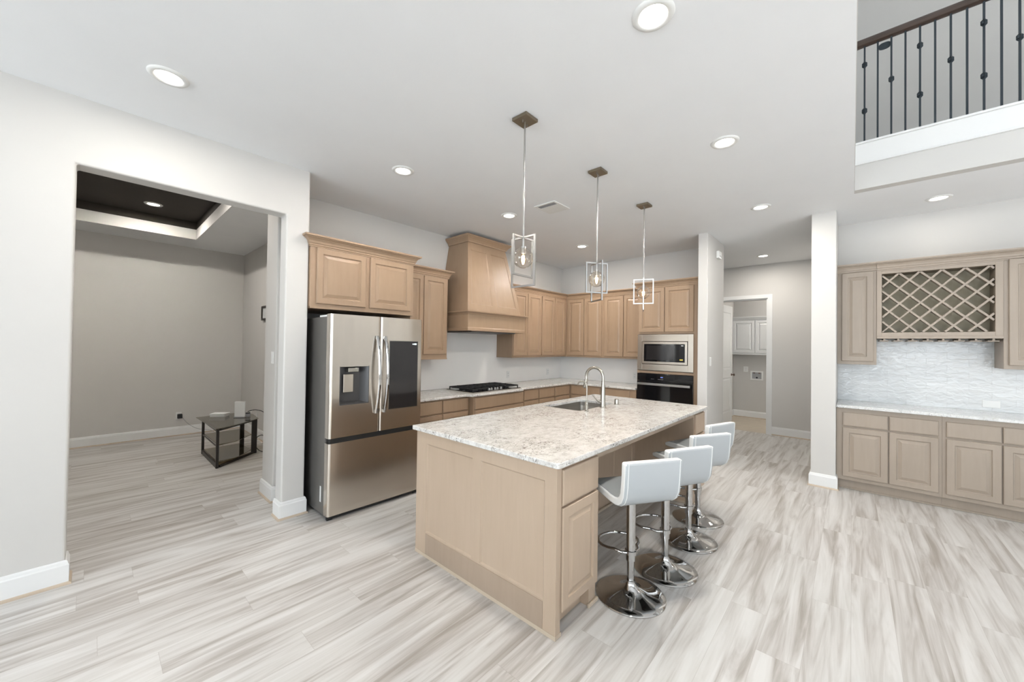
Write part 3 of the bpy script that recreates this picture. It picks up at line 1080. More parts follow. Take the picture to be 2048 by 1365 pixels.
# sink basin
sk = thing('sink', 'undermount stainless steel sink in the kitchen island', 'sink', ((SX0 + SX1) / 2, (SY0 + SY1) / 2, 0.66))
def basin(x0, x1, y0, y1, zt, zb, r, t):
    mb = MB()
    lay = [(rrect(x0 - 0.02, x1 + 0.02, y0 - 0.02, y1 + 0.02, r), zt), (rrect(x0, x1, y0, y1, r), zt), (rrect(x0 + 0.005, x1 - 0.005, y0 + 0.005, y1 - 0.005, r), zb + 0.03),
           (rrect(x0 + 0.03, x1 - 0.03, y0 + 0.03, y1 - 0.03, r), zb), ]
    n = len(lay[0][0])
    vs, fs = [], []
    for pts, z in lay:
        vs += [(x, y, z) for x, y in pts]
    for k_ in range(len(lay) - 1):
        for i in range(n):
            j = (i + 1) % n
            fs.append((k_ * n + i, k_ * n + j, (k_ + 1) * n + j, (k_ + 1) * n + i))
    fs.append(tuple((len(lay) - 1) * n + i for i in range(n)))
    # outer shell
    m0 = len(vs)
    for pts, z in ((lay[0][0], zt), (rrect(x0 - 0.003, x1 + 0.003, y0 - 0.003, y1 + 0.003, r), zt - 0.002), (rrect(x0 + 0.02, x1 - 0.02, y0 + 0.02, y1 - 0.02, r), zb - 0.004)):
        vs += [(x, y, z) for x, y in pts]
    for k_ in range(2):
        for i in range(n):
            j = (i + 1) % n
            a = m0 + k_ * n
            fs.append((a + j, a + i, a + n + i, a + n + j))
    fs.append(tuple(reversed([m0 + 2 * n + i for i in range(n)])))
    mb.add(vs, fs)
    return mb
link('basin', basin(SX0 - 0.004, SX1 + 0.004, SY0 - 0.004, SY1 + 0.004, 0.8835, 0.67, 0.03, 0.003), M['sink'], sk, smooth=35)
link('drain', MB().lathe([(0.045, 0), (0.045, 0.004), (0.036, 0.005), (0.030, 0.002), (1e-6, 0.002)], 24, (3.37, 2.08, 0.6705)), M['chrome'], sk, smooth=40)

# faucets
fa = thing('kitchen_faucet', 'tall brushed nickel gooseneck faucet behind the island sink', 'faucet', (3.36, 1.812, 0.914))
link('base', MB().lathe([(0.030, 0.0005), (0.030, 0.006), (0.026, 0.01), (0.023, 0.10), (0.019, 0.20), (0.0155, 0.25)], 24, (3.36, 1.812, 0.914)), M['nickel'], fa, smooth=40)
pts = [(3.36, 1.812, 1.164 + 0.02 * 0)]
for i in range(0, 19):
    a = PI - PI * 1.08 * i / 18
    pts.append((3.36, 1.812 + 0.095 + 0.095 * math.cos(a), 1.205 + 0.095 * math.sin(a)))
link('spout', MB().tube(pts, 0.0135, 16), M['nickel'], fa, smooth=40)
e_ = Vector(pts[-1])
link('spray_head', MB().tube([e_ + Vector((0, -0.001, 0.004)), e_ + Vector((0, 0.004, -0.02)), e_ + Vector((0, 0.018, -0.085)), e_ + Vector((0, 0.020, -0.092))], 0.016, 16, radii=[0.0145, 0.016, 0.020, 0.018]), M['nickel'], fa, smooth=40)
link('handle', MB().tube([(3.335, 1.822, 0.975), (3.315, 1.83, 0.978), (3.30, 1.842, 0.99), (3.27, 1.88, 1.045)], 0.007, 10, radii=[0.014, 0.013, 0.008, 0.005]), M['nickel'], fa, smooth=40)
fb = thing('filtered_water_faucet', 'small nickel drinking-water faucet with thin curved spout left of the tall faucet', 'faucet', (3.06, 1.815, 0.914))
link('base', MB().lathe([(0.020, 0.0005), (0.020, 0.004), (0.012, 0.012), (0.013, 0.05), (0.013, 0.075), (0.006, 0.095)], 20, (3.06, 1.815, 0.914)), M['nickel'], fb, smooth=40)
pts = [(3.06, 1.815, 1.0)]
for i in range(13):
    a = PI - PI * 0.85 * i / 12
    pts.append((3.06, 1.815 + 0.05 + 0.05 * math.cos(a), 1.135 + 0.05 * math.sin(a)))
pts.append((3.06, pts[-1][1] + 0.004, pts[-1][2] - 0.012))
link('spout', MB().tube(pts, 0.0055, 12), M['nickel'], fb, smooth=40)
link('handle', MB().box(3.035, 3.041, 1.805, 1.817, 0.965, 1.005).tube([(3.05, 1.812, 0.975), (3.036, 1.811, 0.975)], 0.006, 10), M['nickel'], fb, smooth=40)
fc = thing('air_gap_cap', 'short round nickel air gap cap on the island slab right of the tall faucet', 'sink fitting', (3.646, 1.81, 0.914))
link('cap', MB().lathe([(0.025, 0.0005), (0.025, 0.004), (0.022, 0.006), (0.022, 0.050), (0.020, 0.056), (1e-6, 0.057)], 24, (3.646, 1.81, 0.914)), M['nickel'], fc, smooth=40)

# ------------------------------------------------------------ refrigerator
FX0, FX1, FY, FT = 1.345, 2.258, 3.26, 1.757
fr = thing('refrigerator', 'stainless steel french-door refrigerator with water dispenser and dark touch screen', 'refrigerator', (1.8, 3.7, 0))
link('body', MB().box(FX0 + 0.003, FX1 - 0.003, FY + 0.085, 4.18, 0.035, 1.735), M['steel_dark'], fr, bevel=0.006)
link('hinge_cover', MB().box(FX0 + 0.01, FX0 + 0.07, FY + 0.03, FY + 0.26, 1.7355, 1.752), M['white'], fr, bevel=0.004)
link('hinge_cover', MB().box(FX1 - 0.07, FX1 - 0.01, FY + 0.03, FY + 0.26, 1.7355, 1.752), M['white'], fr, bevel=0.004)
def fridge_door(x0, x1, z0, z1, hole=None):
    """slab with softly rounded vertical edges, front at FY; optional rectangular recess"""
    n = 6
    r = 0.020
    mb = MB()
    prof = []
    for i in range(n + 1):
        a = PI / 2 * i / n
        prof.append((x0 + r - r * math.cos(a), FY + r - r * math.sin(a)))
    for i in range(n + 1):
        a = PI / 2 * i / n
        prof.append((x1 - r + r * math.sin(a), FY + r - r * math.cos(a)))
    if hole is None:
        poly = [(x0, FY + 0.078)] + prof + [(x1, FY + 0.078)]
        mb.prism(poly, z0, z1)
        return mb
    hx0, hx1, hz0, hz1 = hole
    zs = [z0, hz0, hz1, z1]
    left = [(x0, FY + 0.078)] + prof[:n + 1] + [(hx0, FY)]
    mid = [(hx0, FY), (hx1, FY)]
    right = [(hx1, FY)] + prof[n + 1:] + [(x1, FY + 0.078)]
    for j in range(3):
        for seg in ([left, mid, right] if j != 1 else [left, right]):
            for i in range(len(seg) - 1):
                a, b_ = seg[i], seg[i + 1]
                mb.add([(a[0], a[1], zs[j]), (b_[0], b_[1], zs[j]), (b_[0], b_[1], zs[j + 1]), (a[0], a[1], zs[j + 1])], [(0, 1, 2, 3)])
    poly = [(x0, FY + 0.078)] + prof[:n + 1] + [(hx0, FY), (hx1, FY)] + prof[n + 1:] + [(x1, FY + 0.078)]
    m_ = len(poly)
    mb.add([(x, y, z1) for x, y in poly], [tuple(range(m_))])
    mb.add([(x, y, z0) for x, y in poly], [tuple(reversed(range(m_)))])
    mb.add([(x0, FY + 0.078, z0), (x1, FY + 0.078, z0), (x1, FY + 0.078, z1), (x0, FY + 0.078, z1)], [(3, 2, 1, 0)])
    return mb
HOLE = (1.432, 1.688, 0.977, 1.303)
XM = 1.800
dL = link('door', fridge_door(FX0, XM - 0.002, 0.698, FT, HOLE), M['steel'], fr, smooth=30)
dR = link('door', fridge_door(XM + 0.002, FX1, 0.698, FT), M['steel'], fr, smooth=30)
fz = link('freezer_drawer', fridge_door(FX0, FX1, 0.045, 0.655), M['steel'], fr, smooth=30)
link('gasket_strip', MB().box(FX0 + 0.02, FX1 - 0.02, FY + 0.016, FY + 0.084, 0.6555, 0.6975), M['black'], fr)
link('toe_grille', MB().box(FX0 + 0.03, FX1 - 0.03, FY + 0.03, FY + 0.084, 0.014, 0.034), M['black'], fr)
for x in (FX0 + 0.035, FX1 - 0.035):
    w_ = MB()
    w_.tube([(x - 0.022, FY + 0.045, 0.017), (x + 0.022, FY + 0.045, 0.017)], 0.0165, 18)
    link('foot_wheel', w_, M['black'], fr, smooth=40)
hx0, hx1, hz0, hz1 = HOLE
D = MB()
# dispenser recess: five inner faces with a lip
yb = FY + 0.07
D.add([(hx0, FY, hz0), (hx1, FY, hz0), (hx1, FY, hz1), (hx0, FY, hz1), (hx0 + 0.012, yb, hz0 + 0.015), (hx1 - 0.05, yb, hz0 + 0.015), (hx1 - 0.05, yb, hz1 - 0.01), (hx0 + 0.012, yb, hz1 - 0.01)],
      [(0, 1, 5, 4), (1, 2, 6, 5), (2, 3, 7, 6), (3, 0, 4, 7), (4, 5, 6, 7)])
D.box(hx0 - 0.004, hx1 + 0.004, FY - 0.002, FY + 0.001, hz0 - 0.005, hz0)
D.box(hx0 - 0.004, hx0, FY - 0.002, FY + 0.001, hz0, hz1 + 0.004)
D.box(hx1, hx1 + 0.004, FY - 0.002, FY + 0.001, hz0, hz1 + 0.004)
wd = link('water_dispenser', D, M['recess'], dL)
link('dispenser_spout', MB().box(1.505, 1.60, FY + 0.008, FY + 0.06, 1.255, 1.292), M['nickel'], dL, bevel=0.003)
link('dispenser_paddle', MB().box(1.48, 1.57, FY + 0.045, FY + 0.055, 1.075, 1.235), M['steel_h'], dL, bevel=0.003)
link('touch_screen', MB().box(1.893, 2.205, FY - 0.003, FY + 0.001, 0.888, 1.535), M['screen'], dR, bevel=0.002)
link('screen_bezel', MB().box(1.887, 2.211, FY - 0.0015, FY + 0.0005, 0.882, 1.541), M['nickel'], dR)
link('screen_clock', MB().box(2.140, 2.158, FY - 0.0045, FY - 0.0035, 1.503, 1.513).box(2.161, 2.188, FY - 0.0045, FY - 0.0035, 1.500, 1.516), M['white_led'], dR)
for x, par, s_ in ((1.762, dL, -1), (1.838, dR, 1)):
    n = 18
    pts = []
    for i in range(n + 1):
        u_ = i / n
        z = 0.87 + u_ * 0.71
        bow = math.sin(PI * u_)
        pts.append((x + s_ * 0.002, FY - 0.016 - 0.058 * bow ** 0.8, z))
    hm = MB()
    vs, fs = [], []
    for i, p_ in enumerate(pts):
        hw, hd = 0.0135, 0.010
        vs += [(p_[0] - hw, p_[1] + hd, p_[2]), (p_[0] - hw, p_[1] - hd * 0.4, p_[2]), (p_[0] - hw * .5, p_[1] - hd, p_[2]), (p_[0] + hw * .5, p_[1] - hd, p_[2]), (p_[0] + hw, p_[1] - hd * 0.4, p_[2]), (p_[0] + hw, p_[1] + hd, p_[2])]
    for i in range(n):
        for j in range(6):
            j2 = (j + 1) % 6
            fs.append((i * 6 + j, i * 6 + j2, (i + 1) * 6 + j2, (i + 1) * 6 + j))
    fs.append(tuple(reversed(range(6))))
    fs.append(tuple(n * 6 + j for j in range(6)))
    hm.add(vs, fs)
    hm.box(x - 0.010, x + 0.010, FY - 0.012, FY + 0.001, 0.872, 0.898)
    hm.box(x - 0.010, x + 0.010, FY - 0.012, FY + 0.001, 1.552, 1.578)
    link('handle', hm, M['chrome'], par, smooth=35)
link('energy_label', MB().box(FX0 + 0.0018, FX0 + 0.003, 3.40, 3.425, 0.135, 0.27), M['white'], fr)

# ------------------------------------------------------------ range hood
hd = thing('range_hood', 'tapered maple range hood with two tall panels above the gas cooktop', 'range hood', (3.72, 4.24, 1.69))
HX0, HX1 = 3.152, 4.283
b = MB()
b.box(HX0 + 0.02, HX1 - 0.02, 3.60, 4.231, 1.712, 1.93)
link('mantel', b, M['wood'], hd, bevel=0.002)
PM = [(0, 0), (0.018, 0), (0.018, 0.02), (0.006, 0.026), (0, 0.028)]
link('bottom_rail', MB().sweep([(HX0 + 0.02, 4.231), (HX0 + 0.02, 3.60), (HX1 - 0.02, 3.60), (HX1 - 0.02, 4.231)], [(0, 0), (0.010, 0), (0.010, 0.035), (0.004, 0.045), (0, 0.047)], 1.69), M['wood'], hd)
link('mantel_molding', MB().sweep([(HX0 + 0.02, 4.231), (HX0 + 0.02, 3.60), (HX1 - 0.02, 3.60), (HX1 - 0.02, 4.231)], [(0, 0), (0.006, 0.004), (0.010, 0.014), (0.026, 0.028), (0.040, 0.032), (0.044, 0.036), (0.044, 0.050), (0, 0.050)], 1.895), M['wood'], hd)
# tapered chimney
zb, zt = 1.9455, 2.915
fbx0, fbx1, fby = 3.20, 4.238, 3.64
ftx0, ftx1, fty = 3.352, 4.075, 3.83
def hp(u_, v_, off=0.0):
    """point on the sloping front: u across 0..1, v up 0..1"""
    xl = fbx0 + (ftx0 - fbx0) * v_
    xr = fbx1 + (ftx1 - fbx1) * v_
    return (xl + (xr - xl) * u_, fby + (fty - fby) * v_ + off, zb + (zt - zb) * v_)
ch = MB()
vs = [hp(0, 0), hp(1, 0), (fbx1, 4.231, zb), (fbx0, 4.231, zb), hp(0, 1), hp(1, 1), (ftx1, 4.231, zt), (ftx0, 4.231, zt)]
ch.add(vs, [(3, 2, 1, 0), (4, 5, 6, 7), (1, 2, 6, 5), (2, 3, 7, 6), (3, 0, 4, 7)])
us = [0, 0.065, 0.45, 0.55, 0.935, 1]
vv = [0, 0.10, 0.875, 1]
for i in range(5):
    for j in range(3):
        if j == 1 and i in (1, 3):
            a = [hp(us[i], vv[1]), hp(us[i + 1], vv[1]), hp(us[i + 1], vv[2]), hp(us[i], vv[2])]
            du, dv = 0.014, 0.014
            b2 = [hp(us[i] + du, vv[1] + dv, 0.009), hp(us[i + 1] - du, vv[1] + dv, 0.009), hp(us[i + 1] - du, vv[2] - dv, 0.009), hp(us[i] + du, vv[2] - dv, 0.009)]
            ch.add(a + b2, [(0, 1, 5, 4), (1, 2, 6, 5), (2, 3, 7, 6), (3, 0, 4, 7), (4, 5, 6, 7)])
        else:
            ch.add([hp(us[i], vv[j]), hp(us[i + 1], vv[j]), hp(us[i + 1], vv[j + 1]), hp(us[i], vv[j + 1])], [(0, 1, 2, 3)])
link('chimney', ch, M['wood'], hd)
link('crown_molding', MB().sweep([(ftx0 - 0.004, 4.231), (ftx0 - 0.004, fty - 0.006), (ftx1 + 0.004, fty - 0.006), (ftx1 + 0.004, 4.231)], [(0, 0), (0.012, 0), (0.014, 0.016), (0.030, 0.040), (0.056, 0.066), (0.062, 0.070), (0.062, 0.092), (0, 0.092)], zt - 0.02), M['wood'], hd)
link('hood_liner', MB().box(HX0 + 0.15, HX1 - 0.12, 3.68, 4.18, 1.676, 1.7115), M['steel_dark'], hd)

# ------------------------------------------------------------ cooktop
ck = thing('gas_cooktop', 'black gas cooktop with iron grates and five silver knobs set in the counter', 'cooktop', (3.71, 3.83, 0.895))
link('pan', MB().box(3.25, 4.17, 3.575, 4.10, 0.8955, 0.906), M['black_glass'], ck, bevel=0.004)
link('rim', MB().box(3.243, 4.177, 3.568, 3.5745, 0.8955, 0.903).box(3.243, 4.177, 4.1005, 4.107, 0.8955, 0.903).box(3.243, 3.2495, 3.5745, 4.1005, 0.8955, 0.903).box(4.1705, 4.177, 3.5745, 4.1005, 0.8955, 0.903), M['nickel'], ck)
for gx0, gx1, gy0 in ((3.27, 3.54, 3.60), (3.555, 3.865, 3.71), (3.88, 4.15, 3.60)):
    g_ = MB()
    y0, y1 = gy0, 4.075
    z0_, z1_ = 0.928, 0.944
    t_ = 0.011
    g_.box(gx0, gx1, y0, y0 + t_, z0_, z1_)
    g_.box(gx0, gx1, y1 - t_, y1, z0_, z1_)
    g_.box(gx0, gx0 + t_, y0 + t_, y1 - t_, z0_, z1_)
    g_.box(gx1 - t_, gx1, y0 + t_, y1 - t_, z0_, z1_)
    cx = (gx0 + gx1) / 2
    g_.box(cx - t_ / 2, cx + t_ / 2, y0 + t_, y1 - t_, z0_ + 0.002, z1_ + 0.003)
    for fy in (0.27, 0.5, 0.73):
        yy = y0 + (y1 - y0) * fy
        g_.box(gx0 + t_, cx - t_ / 2, yy - t_ / 2, yy + t_ / 2, z0_ + 0.002, z1_ + 0.003)
        g_.box(cx + t_ / 2, gx1 - t_, yy - t_ / 2, yy + t_ / 2, z0_ + 0.002, z1_ + 0.003)
    for fx_ in (gx0, gx1 - t_):
        for fy_ in (y0, y1 - t_):
            g_.box(fx_, fx_ + t_, fy_, fy_ + t_, 0.9065, z0_)
    link('grate', g_, M['iron'], ck)
for bx_, by_ in ((3.405, 3.72), (3.405, 3.96), (3.71, 3.89), (4.015, 3.72), (4.015, 3.96)):
    link('burner', MB().lathe([(0.045, 0), (0.045, 0.006), (0.032, 0.009), (0.032, 0.016), (1e-6, 0.018)], 20, (bx_, by_, 0.9065)), M['iron'], ck, smooth=40)
for i in range(5):
    x = 3.595 + i * 0.0575
    kn = MB().lathe([(0.020, 0), (0.020, 0.003), (0.015, 0.005), (0.014, 0.022), (0.012, 0.025), (1e-6, 0.026)], 16, (x, 3.632 + (0.012 if i % 2 else 0), 0.9065))
    link('knob', kn, M['silver'], ck, smooth=40)

# ------------------------------------------------------------ microwave and wall oven (local: face along -y)
mw = thing('microwave', 'stainless steel built-in microwave with wide trim frame and yellow sticker', 'microwave', (5.53, 2.415, 0), RB)
L_ = lambda y: 2.415 - y
x0, x1, z0_, z1_ = L_(2.402), L_(1.612), 1.172, 1.700
ix0, ix1, iz0, iz1 = L_(2.335), L_(1.685), 1.264, 1.600
f_ = MB()
for a, b_, c_, d in ((x0, ix0, z0_, z1_), (ix1, x1, z0_, z1_), (ix0, ix1, z0_, iz0), (ix0, ix1, iz1, z1_)):
    f_.box(a, b_, -0.022, -0.0005, c_, d)
link('trim_frame', f_, M['steel_h'], mw, world=False, bevel=0.0015, segs=1)
link('body', MB().box(ix0 + 0.008, ix1 - 0.008, 0.001, 0.45, iz0 + 0.006, iz1 - 0.006), M['black'], mw, world=False)
dr = link('door', MB().box(ix0 + 0.007, ix1 - 0.007, -0.032, 0.0, iz0 + 0.007, iz1 - 0.007), M['steel_h'], mw, world=False, bevel=0.002)
link('window', MB().box(ix0 + 0.035, ix1 - 0.16, -0.0345, -0.0322, iz0 + 0.04, iz1 - 0.04), M['black_glass'], dr, world=False)
link('inner_window', MB().box(ix0 + 0.07, ix1 - 0.185, -0.0352, -0.0346, iz0 + 0.065, iz1 - 0.06), M['screen'], dr, world=False)
link('control_panel', MB().box(ix1 - 0.159, ix1 - 0.036, -0.0345, -0.0322, iz0 + 0.04, iz1 - 0.04), M['black_glass'], mw, world=False)
link('clock_display', MB().box(ix1 - 0.085, ix1 - 0.055, -0.0352, -0.0346, iz1 - 0.068, iz1 - 0.058), M['white'], mw, world=False)
link('sticker', MB().box(ix1 - 0.105, ix1 - 0.062, -0.0352, -0.0346, iz0 + 0.068, iz0 + 0.083), M['sticker'], mw, world=False)
ov = thing('wall_oven', 'black glass wall oven with long steel bar handle below the microwave', 'oven', (5.53, 2.415, 0), RB)
x0, x1 = L_(2.403), L_(1.612)
link('body', MB().box(0.032, 0.795, 0.001, 0.55, 0.405, 1.124), M['black'], ov, world=False)
link('control_panel', MB().box(x0, x1, -0.025, -0.0005, 1.018, 1.124), M['black_glass'], ov, world=False, bevel=0.002)
od = link('door', MB().box(x0, x1, -0.032, -0.0005, 0.41, 1.012), M['black_glass'], ov, world=False, bevel=0.003)
hh = MB().box(x0 + 0.02, x1 - 0.03, -0.070, -0.050, 0.958, 0.990).box(x0 + 0.05, x0 + 0.07, -0.050, -0.0325, 0.966, 0.982).box(x1 - 0.08, x1 - 0.06, -0.050, -0.0325, 0.966, 0.982)
link('handle', hh, M['silver'], od, world=False, bevel=0.003)
ds = MB()
for i in range(4):
    ds.box(0.36 + i * 0.009, 0.366 + i * 0.009, -0.0262, -0.0255, 1.072, 1.084)
link('clock_display', ds, M['blue_led'], ov, world=False)
ds = MB()
for i in range(6):
    ds.box(0.325 + i * 0.013, 0.332 + i * 0.013, -0.0262, -0.0255, 1.045, 1.050)
for i in range(4):
    ds.box(0.22 + i * 0.013, 0.226 + i * 0.013, -0.0262, -0.0255, 1.045, 1.049)
link('button_marks', ds, M['grey_plate'], ov, world=False)

# ------------------------------------------------------------ bar stools
def make_stool():
    r = thing('bar_stool', '', 'bar stool', (0, 0, 0), 0)
    prof = [(0.205, 0.0005), (0.205, 0.006), (0.200, 0.010), (0.16, 0.018), (0.10, 0.030), (0.055, 0.048), (0.034, 0.066), (0.027, 0.082), (0.026, 0.095)]
    link('base', MB().lathe(prof, 56), M['chrome'], r, world=False, smooth=50)
    link('gas_lift', MB().lathe([(0.0215, 0.0955), (0.0215, 0.2125)], 28), M['chrome'], r, world=False, smooth=50)
    link('column', MB().lathe([(0.0275, 0.213), (0.0275, 0.572), (0.022, 0.576), (0.022, 0.5995)], 28), M['chrome'], r, world=False, smooth=50)
    # footrest: D-shaped ring in front of the column
    pts = []
    for i in range(15):
        a = -0.30 * PI + (PI * 1.0 + 0.60 * PI) * i / 14
        pts.append((0.135 * math.cos(a), 0.155 + 0.095 * math.sin(a), 0.262))
    pts = [(0.028, -0.004, 0.262), (0.06, 0.010, 0.262)]
    for i in range(17):
        a = math.radians(-52 + 284 * i / 16)
        pts.append((0.132 * math.cos(a), 0.140 + 0.105 * math.sin(a), 0.262))
    pts += [(-0.06, 0.010, 0.262), (-0.028, -0.004, 0.262)]
    link('footrest', MB().tube(pts, 0.0085, 12).lathe([(0.0282, 0.248), (0.034, 0.251), (0.034, 0.273), (0.0282, 0.276)], 28), M['chrome'], r, world=False, smooth=50)
    link('lever', MB().tube([(0.02, 0.0, 0.580), (0.09, 0.03, 0.572), (0.17, 0.06, 0.550)], 0.0045, 10), M['chrome'], r, world=False, smooth=50)
    link('mounting_plate', MB().box(-0.085, 0.085, -0.085, 0.085, 0.600, 0.608), M['black'], r, world=False)
    # seat shell: side profile (y,z), front at +y, back at -y
    top, bot = [], []
    ctr = [(0.205, 0.634), (0.16, 0.640), (0.08, 0.639), (0.0, 0.635), (-0.06, 0.631), (-0.11, 0.632), (-0.145, 0.640), (-0.170, 0.658), (-0.186, 0.690), (-0.194, 0.745), (-0.199, 0.81), (-0.202, 0.875)]
    for i, (y, z) in enumerate(ctr):
        a = Vector(ctr[max(i - 1, 0)])
        b_ = Vector(ctr[min(i + 1, len(ctr) - 1)])
        t_ = (b_ - a).normalized()
        nrm = Vector((t_.y, -t_.x))      # pointing up / forward side
        h_ = 0.024
        if i == 0:
            h_ = 0.014
        top.append((y + nrm.x * h_ * 1.0, z + nrm.y * h_))
        bot.append((y - nrm.x * h_, z - nrm.y * h_))
    if top[2][1] < bot[2][1]:
        top, bot = bot, top
    W_ = 0.185
    def skin(w0, w1, grow=0.0):
        n = len(top)
        mb = MB()
        vs = []
        for w_ in (w0, w1):
            vs += [(w_, y, z) for y, z in top] + [(w_, y, z) for y, z in bot]
        fs = []
        for i in range(n - 1):
            fs.append((i, i + 1, 2 * n + i + 1, 2 * n + i))
            fs.append((n + i + 1, n + i, 3 * n + i, 3 * n + i + 1))
            fs.append((i + 1, i, n + i, n + i + 1))
            fs.append((2 * n + i, 2 * n + i + 1, 3 * n + i + 1, 3 * n + i))
        fs.append((0, 2 * n, 3 * n, n))
        fs.append((n - 1, 2 * n - 1, 4 * n - 1, 3 * n - 1))
        mb.add(vs, fs)
        return mb
    n = len(top)
    # padded shell (pale grey leather)
    sh = link('seat', skin(-W_, W_), M['leather'], r, world=False, bevel=0.012, segs=3, smooth=70)
    me = sh.data
    me.materials.append(M['leather_top'])
    me.materials.append(M['piping'])
    # sides, top end and front end are the white piped border; inside top is darker seat leather
    for p_ in me.polygons:
        nx = abs(p_.normal.x)
        c_ = p_.center
        if nx > 0.9:
            p_.material_index = 2
        elif c_.z > 0.86 and abs(p_.normal.z) > 0.9:
            p_.material_index = 2
        elif c_.y > 0.19:
            p_.material_index = 2
        elif p_.normal.z > 0.6 and c_.z < 0.70:
            p_.material_index = 1
    # seam cord along both sides of back
    sm = MB()
    for sx in (-1, 1):
        sm.tube([(sx * (W_ - 0.018), y, z) for y, z in bot], 0.0022, 6)
    link('piping', sm, M['piping'], r, world=False, smooth=60)
    return r

st0 = make_stool()
spots = [(2.222, 1.000, -32, 'nearest white leather bar stool, first along the kitchen island'),
         (2.640, 0.944, -27, 'white leather bar stool second from the camera along the island'),
         (3.158, 0.950, -28, 'white leather bar stool third from the camera along the island'),
         (3.620, 1.014, -18, 'farthest white leather bar stool, beside the far end of the island')]
for i, (x, y, a, lab) in enumerate(spots):
    s_ = st0 if i == 0 else copy_tree(st0)
    s_.location = (x, y, 0)
    s_.rotation_euler = (0, 0, math.radians(a))
    s_['label'] = lab
    s_['group'] = 'bar stools along the island'

# ------------------------------------------------------------ pendants
def bar_frame(w_, z0, z1, t_=0.011):
    """rectangular frame in the local xz plane"""
    mb = MB()
    h_ = w_ / 2
    mb.box(-h_, -h_ + t_, -t_ / 2, t_ / 2, z0, z1)
    mb.box(h_ - t_, h_, -t_ / 2, t_ / 2, z0, z1)
    mb.box(-h_ + t_, h_ - t_, -t_ / 2, t_ / 2, z1 - t_, z1)
    mb.box(-h_ + t_, h_ - t_, -t_ / 2, t_ / 2, z0, z0 + t_)
    return mb
def rot_mb(mb, ang):
    c_, s_ = math.cos(ang), math.sin(ang)
    mb.v = [(x * c_ - y * s_, x * s_ + y * c_, z) for x, y, z in mb.v]
    return mb
def make_pendant(loc, ang, label):
    r = thing('pendant_light', label, 'pendant light', loc, 0, 'pendant lights above the island')
    zt_ = ZC - loc[2]
    z_top = 2.235 - loc[2]
    cn = link('canopy', MB().box(-0.062, 0.062, -0.062, 0.062, zt_ - 0.022, zt_ - 0.0005), M['bronze'], r, world=False, bevel=0.003)
    for sx in (-0.03, 0.03):
        link('screw', MB().lathe([(0.0035, zt_ - 0.040), (0.0035, zt_ - 0.0225)], 8, (sx, sx * 0.2, 0)), M['silver'], cn, world=False)
    jm = (zt_ + z_top) / 2
    link('rod', MB().lathe([(0.006, z_top), (0.006, jm - 0.07)], 14).lathe([(0.0065, jm - 0.0695), (0.0065, jm + 0.02)], 14).lathe([(0.006, jm + 0.0205), (0.006, zt_ - 0.0225)], 14), M['silver'], r, world=False, smooth=50)
    link('frame', rot_mb(bar_frame(0.205, z_top - 0.265, z_top), ang), M['silver'], r, world=False)
    link('frame', rot_mb(bar_frame(0.205, z_top - 0.335, z_top + 0.001), ang + PI / 2), M['silver'], r, world=False)
    gz = 2.092 - loc[2]
    link('socket', MB().lathe([(0.008, gz + 0.078), (0.016, gz + 0.078), (0.016, gz + 0.03), (0.012, gz + 0.028)][::-1], 16).lathe([(0.007, gz + 0.0785), (0.007, z_top - 0.0112)], 12), M['silver'], r, world=False, smooth=40)
    link('glass_globe', MB().sphere((0, 0, gz), 0.068, 36), M['glass'], r, world=False, smooth=60)
    bulb = [(0.012, 0.027), (0.014, 0.015), (0.022, -0.005), (0.0225, -0.018), (0.015, -0.036), (0.006, -0.046), (1e-6, -0.048)][::-1]
    bl = link('bulb', MB().lathe(bulb, 20, (0, 0, gz)), M['bulb_glass'], r, world=False, smooth=60)
    fl = MB()
    fl.lathe([(1e-6, gz - 0.040), (0.007, gz - 0.030), (0.010, gz - 0.015), (0.008, gz + 0.002), (0.005, gz + 0.018), (1e-6, gz + 0.022)], 12)
    link('filament', fl, M['filament'], bl, world=False)
    pl = bpy.data.lights.new('pendant_bulb', 'POINT')
    pl.energy = 4
    pl.color = (1.0, 0.86, 0.66)
    pl.shadow_soft_size = 0.012
    po = bpy.data.objects.new('bulb_light', pl)
    COL.objects.link(po)
    po.parent = r
    po.location = (0, 0, gz - 0.006)
    return r
make_pendant((1.915, 1.632, 1.9), 0.0, 'silver frame pendant light with glass globe nearest the camera')
make_pendant((2.905, 1.640, 1.9), math.radians(-33.6), 'middle silver frame pendant light over the kitchen island')
make_pendant((3.915, 1.650, 1.9), math.radians(112.8), 'farthest silver frame pendant light, hanging before the microwave tower')

